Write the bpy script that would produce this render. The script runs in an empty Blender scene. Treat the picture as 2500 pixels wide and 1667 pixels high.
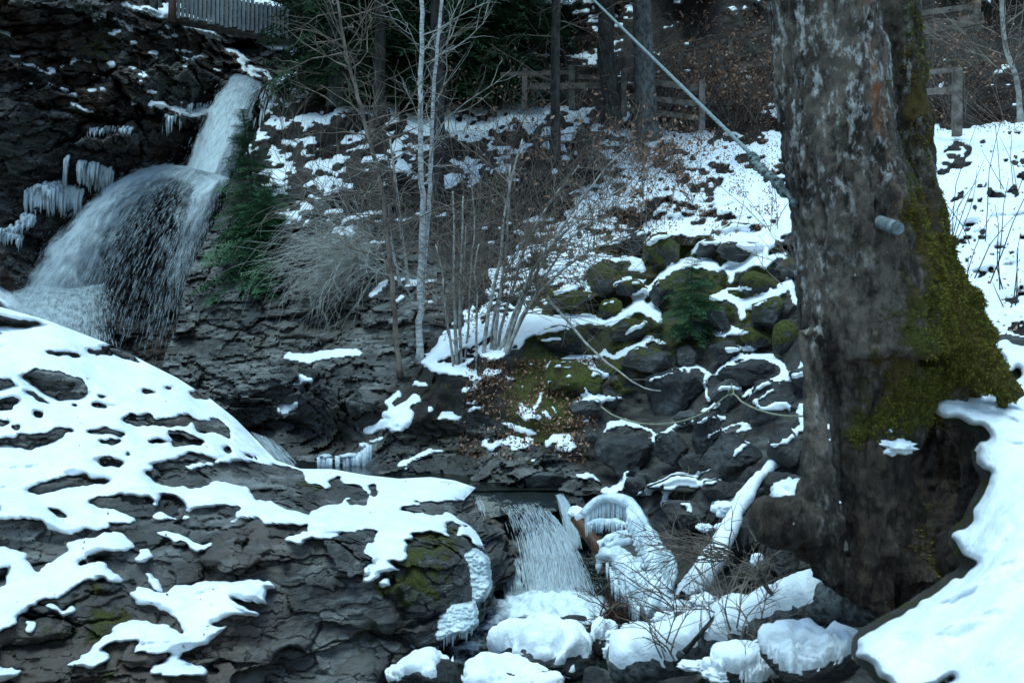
import bpy, bmesh, math, random
import numpy as np
from mathutils import Vector, Matrix
from mathutils.bvhtree import BVHTree

# ------------------------------------------------------------------ camera, sky, sun, exposure
scene = bpy.context.scene
col = scene.collection
W, H = 2500.0, 1667.0            # pixel frame of the photograph, used to survey points
F = W * 35.0 / 36.0              # 35 mm lens on a 36 mm sensor
CX, CY, CZ = W / 2, H / 2, 2.0   # the camera stands 2 m above the lower pool, looking level along +Y
cam = bpy.data.cameras.new('camera')
cam.lens = 35; cam.sensor_width = 36; cam.clip_end = 500; cam.clip_start = 0.05
cam.dof.use_dof = True; cam.dof.focus_distance = 9.0; cam.dof.aperture_fstop = 5.0
camo = bpy.data.objects.new('camera', cam); col.objects.link(camo)
camo.location = (0, 0, CZ); camo.rotation_euler = (math.radians(90), 0, 0)
scene.camera = camo

SUN_EL, SUN_AZ = 76.0, 215.0     # degrees; light comes from behind and above the camera
wd = bpy.data.worlds.new('World'); scene.world = wd; wd.use_nodes = True
wn = wd.node_tree
sky = wn.nodes.new('ShaderNodeTexSky'); sky.sky_type = 'NISHITA'; sky.sun_disc = False
sky.sun_elevation = math.radians(SUN_EL); sky.sun_rotation = math.radians(SUN_AZ)
sky.air_density = 1.0; sky.dust_density = 0.6; sky.ozone_density = 1.5
tint = wn.nodes.new('ShaderNodeMix'); tint.data_type = 'RGBA'; tint.blend_type = 'MULTIPLY'; tint.inputs[0].default_value = 1.0
tint.inputs[7].default_value = (0.80, 0.98, 1.0, 1)      # cool white balance of the photograph
wn.links.new(sky.outputs[0], tint.inputs[6]); wn.links.new(tint.outputs[2], wn.nodes['Background'].inputs[0])
wn.nodes['Background'].inputs[1].default_value = 0.10
sl = bpy.data.lights.new('sun', 'SUN'); sl.energy = 1.4; sl.angle = math.radians(40); sl.color = (0.64, 0.94, 1.0)
so = bpy.data.objects.new('sun', sl); col.objects.link(so)
_az, _el = math.radians(SUN_AZ), math.radians(SUN_EL)
_sd = Vector((math.sin(_az) * math.cos(_el), math.cos(_az) * math.cos(_el), math.sin(_el)))
so.rotation_euler = (-_sd).to_track_quat('-Z', 'Y').to_euler()
scene.view_settings.view_transform = 'Standard'; scene.view_settings.look = 'None'
scene.view_settings.gamma = 1.0; scene.view_settings.exposure = 1.22
scene.cycles.transparent_max_bounces = 40
scene.cycles.max_bounces = 6; scene.cycles.diffuse_bounces = 3

# ------------------------------------------------------------------ numeric helpers
rng = np.random.default_rng(11); random.seed(11)
def uv2p(u, v, d):
    u = np.asarray(u, float); v = np.asarray(v, float); d = np.asarray(d, float)
    return np.stack([d * (u - CX) / F, d + 0 * u, CZ + d * (CY - v) / F], -1)
def px(n, d): return n * d / F          # size in metres of n photo pixels at depth d
def c1(*p): return [(x / 1.8447, y / 1.8447) + tuple(a / 1.8447 for a in r) for x, y, *r in p]
def c2(*p): return [(600 + x / 1.96, y / 1.96) + tuple(a / 1.96 for a in r) for x, y, *r in p]
def c3(*p): return [(1150 + x / 1.96, y / 1.96) + tuple(a / 1.96 for a in r) for x, y, *r in p]
def c4(*p): return [(1800 + x / 1.8447, y / 1.8447) + tuple(a / 1.8447 for a in r) for x, y, *r in p]
def c5(*p): return [(x / 1.62125, 700 + y / 1.62125) + tuple(a / 1.62125 for a in r) for x, y, *r in p]
def c6(*p): return [(700 + x / 1.71, 750 + y / 1.71) + tuple(a / 1.71 for a in r) for x, y, *r in p]
def c7(*p): return [(1250 + x / 2.09067, 500 + y / 2.09067) + tuple(a / 2.09067 for a in r) for x, y, *r in p]
def c8(*p): return [(1350 + x / 2.04522, 950 + y / 2.04522) + tuple(a / 2.04522 for a in r) for x, y, *r in p]
def c9(*p): return [(1350 + x / 3.22, 1180 + y / 3.22) + tuple(a / 3.22 for a in r) for x, y, *r in p]
def c10(*p): return [(1800 + x / 1.9186, 850 + y / 1.9186) + tuple(a / 1.9186 for a in r) for x, y, *r in p]
def c11(*p): return [(900 + x / 3.1367, 650 + y / 3.1367) + tuple(a / 3.1367 for a in r) for x, y, *r in p]
def c12(*p): return [(1050 + x / 3.4844, 1100 + y / 3.4844) + tuple(a / 3.4844 for a in r) for x, y, *r in p]
def dsp(*p): return [(x * 1.06293, y * 1.06293) + tuple(a * 1.06293 for a in r) for x, y, *r in p]

LAT = rng.random((64, 64, 64)) * 2 - 1
def vnoise(p):
    i = np.floor(p).astype(np.int64); f = p - i; f = f * f * f * (f * (f * 6 - 15) + 10)
    a = i & 63; b = (i + 1) & 63
    x0, y0, z0 = a[..., 0], a[..., 1], a[..., 2]; x1, y1, z1 = b[..., 0], b[..., 1], b[..., 2]
    fx, fy, fz = f[..., 0], f[..., 1], f[..., 2]
    l = lambda s, t, w: s + (t - s) * w
    return l(l(l(LAT[x0, y0, z0], LAT[x1, y0, z0], fx), l(LAT[x0, y1, z0], LAT[x1, y1, z0], fx), fy),
             l(l(LAT[x0, y0, z1], LAT[x1, y0, z1], fx), l(LAT[x0, y1, z1], LAT[x1, y1, z1], fx), fy), fz)
def fbm(p, o=4, g=0.5):
    s = 0; a = 1.0; t = 0
    for k in range(o):
        s = s + a * vnoise(p * (2.03 ** k) + 17.3 * k); t += a; a *= g
    return s / t * 1.6
HSH = rng.random((64, 64, 64, 4))
def worley(p):
    """cell id hash (4 numbers) and distance to the nearest joint between blocks"""
    sh = p.shape[:-1]; p = p.reshape(-1, 3); i = np.floor(p).astype(np.int64)
    f1 = np.full(len(p), 9.0); f2 = np.full(len(p), 9.0); hid = np.zeros((len(p), 4))
    for dx in (-1, 0, 1):
        for dy in (-1, 0, 1):
            for dz in (-1, 0, 1):
                c = i + np.array([dx, dy, dz]); h = HSH[c[:, 0] & 63, c[:, 1] & 63, c[:, 2] & 63]
                d = ((c + h[:, :3] - p) ** 2).sum(1); m = d < f1
                f2 = np.where(m, f1, np.minimum(f2, d)); hid[m] = h[m]; f1 = np.where(m, d, f1)
    return hid.reshape(*sh, 4), (np.sqrt(f2) - np.sqrt(f1)).reshape(sh)
def blocks(p, sc, seed, dip=0.0):
    """fractured layered rock: block offset (-1..1), joint depth (0..1), block tone (0..1)"""
    m = 1.0 / np.array(sc).mean() ** 0.5
    q = p * 1.7 / m
    w = p + 0.20 * m * np.stack([fbm(q + seed, 4, 0.62), fbm(q + seed + 5, 4, 0.62), 0.40 * fbm(q + seed + 9, 4, 0.62)], -1)
    w = np.stack([w[..., 0], w[..., 1], w[..., 2] + dip * w[..., 0]], -1)
    h, e = worley(w * np.array(sc) + seed * 3.1)
    open_ = sst(fbm(p * 1.3 / m + seed + 31, 3), -0.25, 0.45)
    return (h[..., 3] - 0.5) * 2, np.exp(-(e / 0.06) ** 2) * open_, h[..., 0]
def n2(u, v, sc, seed=0, o=3):      # noise on surveyed pixels
    return fbm(np.stack([u / sc, v / sc, 0 * u + seed * 7.77 + 0.5], -1), o)
def sst(x, a, b):
    t = np.clip((x - a) / (b - a), 0, 1); return t * t * (3 - 2 * t)
def gblur(a, s):
    if s <= 0: return a
    n = int(3.5 * s) + 2; ap = np.pad(a, n, 'edge')
    fy = np.fft.fftfreq(ap.shape[0])[:, None]; fx = np.fft.rfftfreq(ap.shape[1])[None]
    r = np.fft.irfft2(np.fft.rfft2(ap) * np.exp(-2 * (math.pi * s) ** 2 * (fx * fx + fy * fy)), s=ap.shape)
    return r[n:-n, n:-n]
def poisson(g, lam=1 / 45.0, wu=0.2):    # height whose slope along the rows follows g
    n = 90; gp = np.pad(g, n, 'edge'); gp = gp * 1.0
    fy = 2 * math.pi * np.fft.fftfreq(gp.shape[0])[:, None]; fx = 2 * math.pi * np.fft.rfftfreq(gp.shape[1])[None]
    G = np.fft.rfft2(gp)
    r = np.fft.irfft2(1j * fy * G / (-(wu * fx * fx + fy * fy) - lam ** 2), s=gp.shape)
    return r[n:-n, n:-n]
def rbf(pts, U, V):                      # thin plate through surveyed depths (in log depth)
    P = np.array(pts, float); X = P[:, :2] / 500.0; y = np.log(P[:, 2]); n = len(P)
    def k(r2): return np.where(r2 > 0, 0.5 * r2 * np.log(np.maximum(r2, 1e-12)), 0)
    A = np.zeros((n + 3, n + 3)); A[:n, :n] = k(((X[:, None] - X[None]) ** 2).sum(-1)) + np.eye(n) * 1e-3
    A[:n, n] = A[n, :n] = 1; A[:n, n + 1:] = X; A[n + 1:, :n] = X.T
    w = np.linalg.solve(A, np.r_[y, 0, 0, 0])
    Q = np.stack([U.ravel(), V.ravel()], -1) / 500.0
    out = w[n] + Q @ w[n + 1:]
    for i in range(n): out += w[i] * k(((Q - X[i]) ** 2).sum(-1))
    return out.reshape(U.shape)
def in_poly(U, V, pts):
    P = np.array([q[:2] for q in pts], float); m = np.zeros(U.shape, bool)
    bb = (U >= P[:, 0].min()) & (U <= P[:, 0].max()) & (V >= P[:, 1].min()) & (V <= P[:, 1].max())
    if not bb.any(): return m
    x, y = U[bb], V[bb]; r = np.zeros(x.shape, bool); Q = np.roll(P, -1, 0)
    for (ax, ay), (bx_, by) in zip(P, Q):
        c = (ay > y) != (by > y)
        if ay != by: r ^= c & (x < (bx_ - ax) * (y - ay) / (by - ay) + ax)
    m[bb] = r; return m
def on_rib(U, V, pts):                   # ribbon: (u, v, width) polyline
    m = np.zeros(U.shape, bool)
    if len(pts) == 1: pts = [pts[0], (pts[0][0] + 1, pts[0][1], pts[0][2])]
    for (ax, ay, aw), (bx_, by, bw) in zip(pts[:-1], pts[1:]):
        w = max(aw, bw) * 0.6
        bb = (U >= min(ax, bx_) - w) & (U <= max(ax, bx_) + w) & (V >= min(ay, by) - w) & (V <= max(ay, by) + w)
        if not bb.any(): continue
        x, y = U[bb] - ax, V[bb] - ay; dx, dy = bx_ - ax, by - ay
        t = np.clip((x * dx + y * dy) / (dx * dx + dy * dy + 1e-9), 0, 1)
        m[bb] |= np.hypot(x - t * dx, y - t * dy) < 0.5 * (aw + (bw - aw) * t)
    return m
def gnormals(P):
    du = np.gradient(P, axis=1); dv = np.gradient(P, axis=0)
    n = np.cross(du, -dv); n /= np.linalg.norm(n, axis=-1, keepdims=True) + 1e-12
    return n

# ------------------------------------------------------------------ mesh helpers
def make_mesh(name, verts, faces, attrs=None, smooth=True):
    """faces: (n,4) or (n,3) array, or a list of such arrays"""
    if not isinstance(faces, list): faces = [faces]
    faces = [np.asarray(f, np.int32) for f in faces if len(f)]
    me = bpy.data.meshes.new(name); verts = np.asarray(verts, np.float32)
    me.vertices.add(len(verts)); me.vertices.foreach_set('co', verts.ravel())
    tot = np.concatenate([np.full(len(f), f.shape[1], np.int32) for f in faces]) if faces else np.zeros(0, np.int32)
    idx = np.concatenate([f.ravel() for f in faces]) if faces else np.zeros(0, np.int32)
    me.loops.add(len(idx)); me.loops.foreach_set('vertex_index', idx)
    me.polygons.add(len(tot)); st = np.concatenate([[0], np.cumsum(tot)[:-1]]).astype(np.int32) if len(tot) else tot
    me.polygons.foreach_set('loop_start', st)
    me.polygons.foreach_set('use_smooth', np.full(len(tot), smooth, bool))
    for k, a in (attrs or {}).items():
        at = me.attributes.new(k, 'FLOAT', 'POINT'); at.data.foreach_set('value', np.asarray(a, np.float32).ravel())
    me.update(calc_edges=True); return me
def tag(o, label=None, cat=None, group=None, kind=None):
    if label: o['label'] = label
    if cat: o['category'] = cat
    if group: o['group'] = group
    if kind: o['kind'] = kind
    return o
def link(name, me, mat, parent=None, base=None):
    o = bpy.data.objects.new(name, me); col.objects.link(o)
    if mat is not None and len(me.materials) == 0: me.materials.append(mat)
    if parent is not None:
        o.parent = parent
        o.matrix_parent_inverse = PINV.get(parent.name, Matrix.Identity(4))
    return o
PINV = {}
def empty(name, loc):
    o = bpy.data.objects.new(name, None); o.empty_display_size = 0.1; col.objects.link(o); o.location = loc
    PINV[o.name] = Matrix.Translation(Vector(loc)).inverted(); return o
def quads(nr, nc):
    i = np.arange(nr * nc).reshape(nr, nc)
    return np.stack([i[:-1, :-1], i[1:, :-1], i[1:, 1:], i[:-1, 1:]], -1).reshape(-1, 4)
def compact(verts, faces, attrs=None):
    used = np.zeros(len(verts), bool); used[faces.ravel()] = True
    mp = np.cumsum(used) - 1
    return verts[used], mp[faces], {k: np.asarray(a).ravel()[used] for k, a in (attrs or {}).items()}
class MB:                                # collects tubes, blades and lumps; build() makes ONE mesh object
    def __init__(s): s.v = []; s.q = []; s.t = []; s.n = 0
    def add(s, v, q=None, t=None):
        v = np.asarray(v, float)
        if q is not None and len(q): s.q.append(np.asarray(q) + s.n)
        if t is not None and len(t): s.t.append(np.asarray(t) + s.n)
        s.v.append(v); s.n += len(v)
    def tube(s, pts, rad, sides=5, caps=True):
        P = np.asarray(pts, float); n = len(P); R = np.broadcast_to(np.asarray(rad, float), (n,))
        T = np.gradient(P, axis=0); T /= np.linalg.norm(T, axis=1, keepdims=True) + 1e-9
        ref = np.array([0, 0, 1.0]) if abs(T[:, 2]).mean() < 0.8 else np.array([1.0, 0, 0])
        A = np.cross(T, ref); A /= np.linalg.norm(A, axis=1, keepdims=True) + 1e-9; B = np.cross(T, A)
        th = np.arange(sides) * 2 * math.pi / sides
        v = P[:, None] + R[:, None, None] * (np.cos(th)[None, :, None] * A[:, None] + np.sin(th)[None, :, None] * B[:, None])
        i = np.arange(n * sides).reshape(n, sides); j = np.roll(i, -1, 1)
        q = np.stack([i[:-1], j[:-1], j[1:], i[1:]], -1).reshape(-1, 4)
        v = v.reshape(-1, 3); t = None
        if caps:
            v = np.vstack([v, P[:1], P[-1:]]); a, b = n * sides, n * sides + 1
            t = np.concatenate([np.stack([j[0], i[0], 0 * i[0] + a], -1), np.stack([i[-1], j[-1], 0 * i[0] + b], -1)])
        s.add(v, q, t)
    def tubes(s, P, R, sides=3):                    # many open tubes at once: P (k,n,3), R (k,n)
        k, n = R.shape; T = np.gradient(P, axis=1); T /= np.linalg.norm(T, axis=2, keepdims=True) + 1e-9
        A = np.cross(T, np.array([0.31, 0.92, 0.24])); A /= np.linalg.norm(A, axis=2, keepdims=True) + 1e-9; B = np.cross(T, A)
        th = np.arange(sides) * 2 * math.pi / sides
        v = P[:, :, None] + R[:, :, None, None] * (np.cos(th)[None, None, :, None] * A[:, :, None] + np.sin(th)[None, None, :, None] * B[:, :, None])
        i = np.arange(k * n * sides).reshape(k, n, sides); j = np.roll(i, -1, 2)
        s.add(v.reshape(-1, 3), np.stack([i[:, :-1], j[:, :-1], j[:, 1:], i[:, 1:]], -1).reshape(-1, 4))
    def box(s, a, b, w, h, up=(0, 0, 1)):          # a beam from a to b
        a = np.array(a, float); b = np.array(b, float); t = b - a; t /= np.linalg.norm(t) + 1e-9
        x = np.cross(t, np.array(up, float)); x /= np.linalg.norm(x) + 1e-9; y = np.cross(x, t)
        v = [p + x * sx * w / 2 + y * sy * h / 2 for p in (a, b) for sx, sy in ((-1, -1), (1, -1), (1, 1), (-1, 1))]
        s.add(v, [[0, 3, 2, 1], [4, 5, 6, 7], [0, 1, 5, 4], [1, 2, 6, 5], [2, 3, 7, 6], [3, 0, 4, 7]])
    def build(s, name, mat, parent=None, smooth=True, attrs=None):
        v = np.concatenate(s.v) if s.v else np.zeros((0, 3)); fs = []
        if s.q: fs.append(np.concatenate(s.q))
        if s.t: fs.append(np.concatenate(s.t))
        return link(name, make_mesh(name, v, fs, attrs, smooth), mat, parent)

# ------------------------------------------------------------------ materials
def newmat(name):
    m = bpy.data.materials.new(name); m.use_nodes = True; nt = m.node_tree
    return m, nt, nt.nodes['Principled BSDF']
def nd(nt, t, **kw):
    n = nt.nodes.new(t)
    for k, v in kw.items():
        if k in n.inputs.keys(): n.inputs[k].default_value = v
        else: setattr(n, k, v)
    return n
def mixc(nt, fac, a, b):
    n = nt.nodes.new('ShaderNodeMix'); n.data_type = 'RGBA'
    for s, x in ((0, fac), (6, a), (7, b)):
        if isinstance(x, bpy.types.NodeSocket): nt.links.new(x, n.inputs[s])
        elif s == 0: n.inputs[0].default_value = x
        else: n.inputs[s].default_value = (*x, 1)
    return n.outputs[2]
def mth(nt, op, a, b=0.0, clamp=False):
    n = nt.nodes.new('ShaderNodeMath'); n.operation = op; n.use_clamp = clamp
    for s, x in ((0, a), (1, b)):
        if isinstance(x, bpy.types.NodeSocket): nt.links.new(x, n.inputs[s])
        else: n.inputs[s].default_value = x
    return n.outputs[0]
def rampf(nt, x, a, b):
    n = nt.nodes.new('ShaderNodeMapRange'); n.interpolation_type = 'SMOOTHSTEP'
    nt.links.new(x, n.inputs[0]); n.inputs[1].default_value = a; n.inputs[2].default_value = b
    return n.outputs[0]
def noise(nt, vec, scale, detail=6, rough=0.6, stretch=None):
    if stretch:
        mp = nt.nodes.new('ShaderNodeMapping'); nt.links.new(vec, mp.inputs[0]); mp.inputs['Scale'].default_value = stretch
        vec = mp.outputs[0]
    n = nd(nt, 'ShaderNodeTexNoise', Scale=scale, Detail=detail, Roughness=rough); nt.links.new(vec, n.inputs['Vector'])
    return n.outputs[0]
def attr(nt, name):
    n = nt.nodes.new('ShaderNodeAttribute'); n.attribute_name = name; return n.outputs['Fac']
def bump(nt, h, dist, strength, prev=None):
    b = nt.nodes.new('ShaderNodeBump'); b.inputs['Strength'].default_value = strength; b.inputs['Distance'].default_value = dist
    nt.links.new(h, b.inputs['Height'])
    if prev is not None: nt.links.new(prev, b.inputs['Normal'])
    return b.outputs[0]
def rock_mat(name, dark, mid, light, warm, tilt=(0, 0, 0), strat=7.0, rough=(0.35, 0.8)):
    m, nt, bs = newmat(name)
    geo = nt.nodes.new('ShaderNodeNewGeometry')
    mp = nt.nodes.new('ShaderNodeMapping'); nt.links.new(geo.outputs['Position'], mp.inputs[0]); mp.inputs['Rotation'].default_value = tilt
    vec = mp.outputs[0]
    a = noise(nt, vec, 1.3, 9, 0.65); b = noise(nt, vec, 2.2, 8, 0.65, (1, 1, strat)); c = noise(nt, vec, 22, 6, 0.7)
    big = noise(nt, vec, 0.55, 5, 0.6)
    tn = mth(nt, 'ADD', mth(nt, 'MULTIPLY', a, 0.62), mth(nt, 'MULTIPLY', attr(nt, 'tone'), 0.38))
    cl = mixc(nt, rampf(nt, tn, 0.30, 0.66), dark, mid)
    cl = mixc(nt, mth(nt, 'MULTIPLY', rampf(nt, mth(nt, 'ADD', b, mth(nt, 'MULTIPLY', mth(nt, 'SUBTRACT', attr(nt, 'tone'), 0.5), 0.22)), 0.48, 0.70), 0.8), cl, light)
    cl = mixc(nt, mth(nt, 'MULTIPLY', rampf(nt, big, 0.5, 0.68), 0.7), cl, warm)
    cl = mixc(nt, mth(nt, 'MULTIPLY', rampf(nt, c, 0.45, 0.75), 0.5), cl, mid)
    # lichen specks
    li = rampf(nt, noise(nt, vec, 60, 3, 0.7), 0.66, 0.74)
    cl = mixc(nt, mth(nt, 'MULTIPLY', li, rampf(nt, a, 0.45, 0.6)), cl, (0.28, 0.29, 0.27))
    # dead-leaf soil
    lt = attr(nt, 'litter'); sn = noise(nt, geo.outputs['Position'], 34, 5, 0.7)
    soil = mixc(nt, rampf(nt, sn, 0.35, 0.7), (0.006, 0.004, 0.003), (0.036, 0.020, 0.013))
    cl = mixc(nt, lt, cl, soil)
    # moss
    ms = attr(nt, 'moss'); mn = noise(nt, geo.outputs['Position'], 9, 6, 0.7); mf = noise(nt, geo.outputs['Position'], 70, 4, 0.8)
    mk = rampf(nt, mth(nt, 'ADD', ms, mth(nt, 'MULTIPLY', mth(nt, 'SUBTRACT', mn, 0.5), 1.6)), 0.42, 0.62)
    moss = mixc(nt, rampf(nt, mf, 0.3, 0.7), (0.014, 0.017, 0.004), (0.150, 0.155, 0.018))
    moss = mixc(nt, rampf(nt, noise(nt, geo.outputs['Position'], 3, 4), 0.45, 0.65), moss, (0.075, 0.060, 0.012))
    cl = mixc(nt, mk, cl, moss)
    nt.links.new(cl, bs.inputs['Base Color'])
    r = nt.nodes.new('ShaderNodeMapRange'); nt.links.new(a, r.inputs[0]); r.inputs[1].default_value = 0.35; r.inputs[2].default_value = 0.65
    r.inputs[3].default_value = rough[0]; r.inputs[4].default_value = rough[1]
    rr = mth(nt, 'MAXIMUM', r.outputs[0], mth(nt, 'MULTIPLY', mth(nt, 'MAXIMUM', mk, lt), 0.9)); nt.links.new(rr, bs.inputs['Roughness'])
    bs.inputs['Specular IOR Level'].default_value = 0.35
    n1 = bump(nt, mth(nt, 'ADD', b, mth(nt, 'MULTIPLY', a, 0.8)), 0.10, 0.8)
    n2_ = bump(nt, noise(nt, vec, 13, 10, 0.72), 0.03, 0.8, n1)
    n3 = bump(nt, mth(nt, 'MULTIPLY', mk, mf), 0.03, 0.9, n2_)
    nt.links.new(n3, bs.inputs['Normal'])
    return m
M = {}
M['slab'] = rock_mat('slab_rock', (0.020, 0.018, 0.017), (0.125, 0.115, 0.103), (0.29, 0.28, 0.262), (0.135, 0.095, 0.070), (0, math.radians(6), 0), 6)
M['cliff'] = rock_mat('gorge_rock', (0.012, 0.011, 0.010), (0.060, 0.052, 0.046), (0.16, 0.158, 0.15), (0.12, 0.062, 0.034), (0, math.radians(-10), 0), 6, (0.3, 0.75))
M['hill'] = rock_mat('hillside_rock', (0.022, 0.020, 0.018), (0.125, 0.118, 0.106), (0.30, 0.295, 0.275), (0.12, 0.10, 0.078), (0, math.radians(4), 0), 8)
M['boulder'] = rock_mat('boulder_rock', (0.009, 0.009, 0.009), (0.044, 0.042, 0.040), (0.13, 0.128, 0.124), (0.055, 0.046, 0.038), (0.3, 0.5, 0), 2)
def snow_mat():
    m, nt, bs = newmat('snow'); geo = nt.nodes.new('ShaderNodeNewGeometry'); p = geo.outputs['Position']
    cl = mixc(nt, rampf(nt, noise(nt, p, 3, 6), 0.3, 0.7), (0.80, 0.83, 0.85), (0.88, 0.90, 0.91))
    sp = rampf(nt, noise(nt, p, 26, 3, 0.8), 0.69, 0.74)
    cl = mixc(nt, mth(nt, 'MULTIPLY', sp, 0.35), cl, (0.30, 0.25, 0.2))
    nt.links.new(cl, bs.inputs['Base Color']); bs.inputs['Roughness'].default_value = 0.65
    bs.inputs['Specular IOR Level'].default_value = 0.2
    n = bump(nt, noise(nt, p, 9, 7, 0.6), 0.05, 0.5); n = bump(nt, noise(nt, p, 80, 3, 0.7), 0.006, 0.5, n)
    nt.links.new(n, bs.inputs['Normal']); return m
M['snow'] = snow_mat()
# ================================================================== terrain
def strata(p, dip, freq, seed, warp=0.5):
    """blocky layered relief, 0..1, for points p; layers follow z with a dip in x"""
    q = p[..., 2] * freq + p[..., 0] * dip * freq + warp * fbm(p * 0.9 + seed, 3)
    k = np.floor(q); f = q - k
    lat = np.stack([p[..., 0] * 1.3 + k * 5.13, p[..., 1] * 1.3, k * 3.7 + seed], -1)
    blk = vnoise(lat) + 0.5 * vnoise(lat * 2.7)
    blk = np.round(blk * 3) / 3 * 0.6 + blk * 0.4
    groove = 1 - np.exp(-(np.minimum(f, 1 - f) / 0.10) ** 2)
    return 0.5 + 0.5 * blk * (0.5 + 0.5 * groove) - 0.35 * (1 - groove)
def relief(L0, V, rock, tan_tread, tan_riser, lam=1 / 45., wu=0.2):
    """turn a rock/snow map into real treads and risers added to the log-depth L0"""
    k = (CY - V) / F; dk = np.gradient(k, axis=0)
    g = np.where(rock, 1 / (tan_riser - k), 1 / (tan_tread - np.minimum(k, tan_tread - 0.12))) * dk
    g = gblur(g, 1.0); g = g - gblur(g, 40)
    return L0 + poisson(g, lam, wu)
def snow_sheet(name, U, V, D, mask, T, label, lump=0.5, jump=0.3, sm=1.2, cut=None):
    """a snow blanket lying on the surface (U,V,D) wherever mask is set, with rounded edges"""
    mb = gblur(mask.astype(float), sm); ms = gblur(mask.astype(float), 5)
    e = mb - 0.5
    Dq = gblur(D, 0.8); P = uv2p(U, V, Dq); n = gnormals(uv2p(U, V, gblur(D, 2.0)))
    vd = P - np.array([0, 0, CZ]); vl = np.linalg.norm(vd, axis=-1, keepdims=True); fac = np.clip(np.abs((n * vd / vl).sum(-1)), 0.30, 1)
    T = np.asarray(T) * (0.35 + 0.65 * ms) * (1 + lump * fbm(P * 2.2 + 3, 3))
    h = np.where(e > 0, T * np.sqrt(np.clip(e * 2.2, 0, 1)) + 0.004, -0.06 * np.clip(-e * 3, 0, 1))
    h = h + np.where(e > 0, 0.15 * T * fbm(P * 9, 3), 0)
    Q = uv2p(U, V, Dq - h / fac)             # laid on along the sight line so that the outline stays put
    f = quads(*U.shape); ef = e.ravel()[f]; df = D.ravel()[f]
    keep = (ef.max(1) > -0.30) & (df.max(1) - df.min(1) < jump)
    if cut is not None: keep &= ~cut.ravel()[f].any(1)
    v, f2, _ = compact(Q.reshape(-1, 3), f[keep])
    o = link(name, make_mesh(name, v, f2), M['snow'])
    return tag(o, label, 'snow', kind='stuff')
def interp_edge(pts, x):
    P = np.array(pts, float); return np.interp(x, P[:, 0], P[:, 1])

gx = np.linspace(-120, 120, 40); X, Y = np.meshgrid(gx, np.linspace(-60, 180, 40)); Z = -0.35 + 0 * X
tag(link('ground', make_mesh('ground', np.stack([X, Y, Z], -1).reshape(-1, 3), quads(40, 40)[:, ::-1], {'moss': 0.1 + 0 * X, 'litter': 0.8 + 0 * X, 'tone': 0.5 + 0 * X}), M['hill']), 'valley ground under the stream and slopes', 'ground', kind='structure')
# ---------------------------------------------------------------- left foreground slab: crest and right edge
CREST = [(-800, 600), (-400, 660), (-250, 690)] + c5((0, 80), (90, 105), (180, 130), (350, 195), (480, 245), (570, 295), (700, 360), (835, 445), (930, 520), (1000, 590), (1090, 685), (1190, 720)) + \
        c6((190, 675), (330, 700), (470, 715), (600, 708), (700, 722), (790, 752), (900, 790))
REDGE = [(b, a) for a, b in c6((790, 752), (742, 800), (735, 850), (775, 900), (815, 980), (845, 1060), (850, 1180), (800, 1330), (710, 1400), (570, 1450), (440, 1540), (400, 1640), (380, 1800))]
nu, nv = 480, 330
S, Tt = np.meshgrid(np.linspace(0, 1, nu), np.linspace(0, 1, nv))       # rows go from the foot (0) to the crest (1)
UL, VB = -650.0, 1760.0
U = UL + S * (1150 - UL); V = VB + Tt * (interp_edge(CREST, U) - VB)
for _ in range(8):
    U = 0.5 * U + 0.5 * (UL + S * (interp_edge(REDGE, V) - UL)); V = VB + Tt * (interp_edge(CREST, U) - VB)
wu_ = U + 9 * n2(U, V, 38, 1) + 5 * n2(U, V, 11, 2); wv_ = V + 5 * n2(U, V, 38, 3) + 3.5 * n2(U, V, 10, 4)
rock = np.zeros(U.shape, bool)
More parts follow.
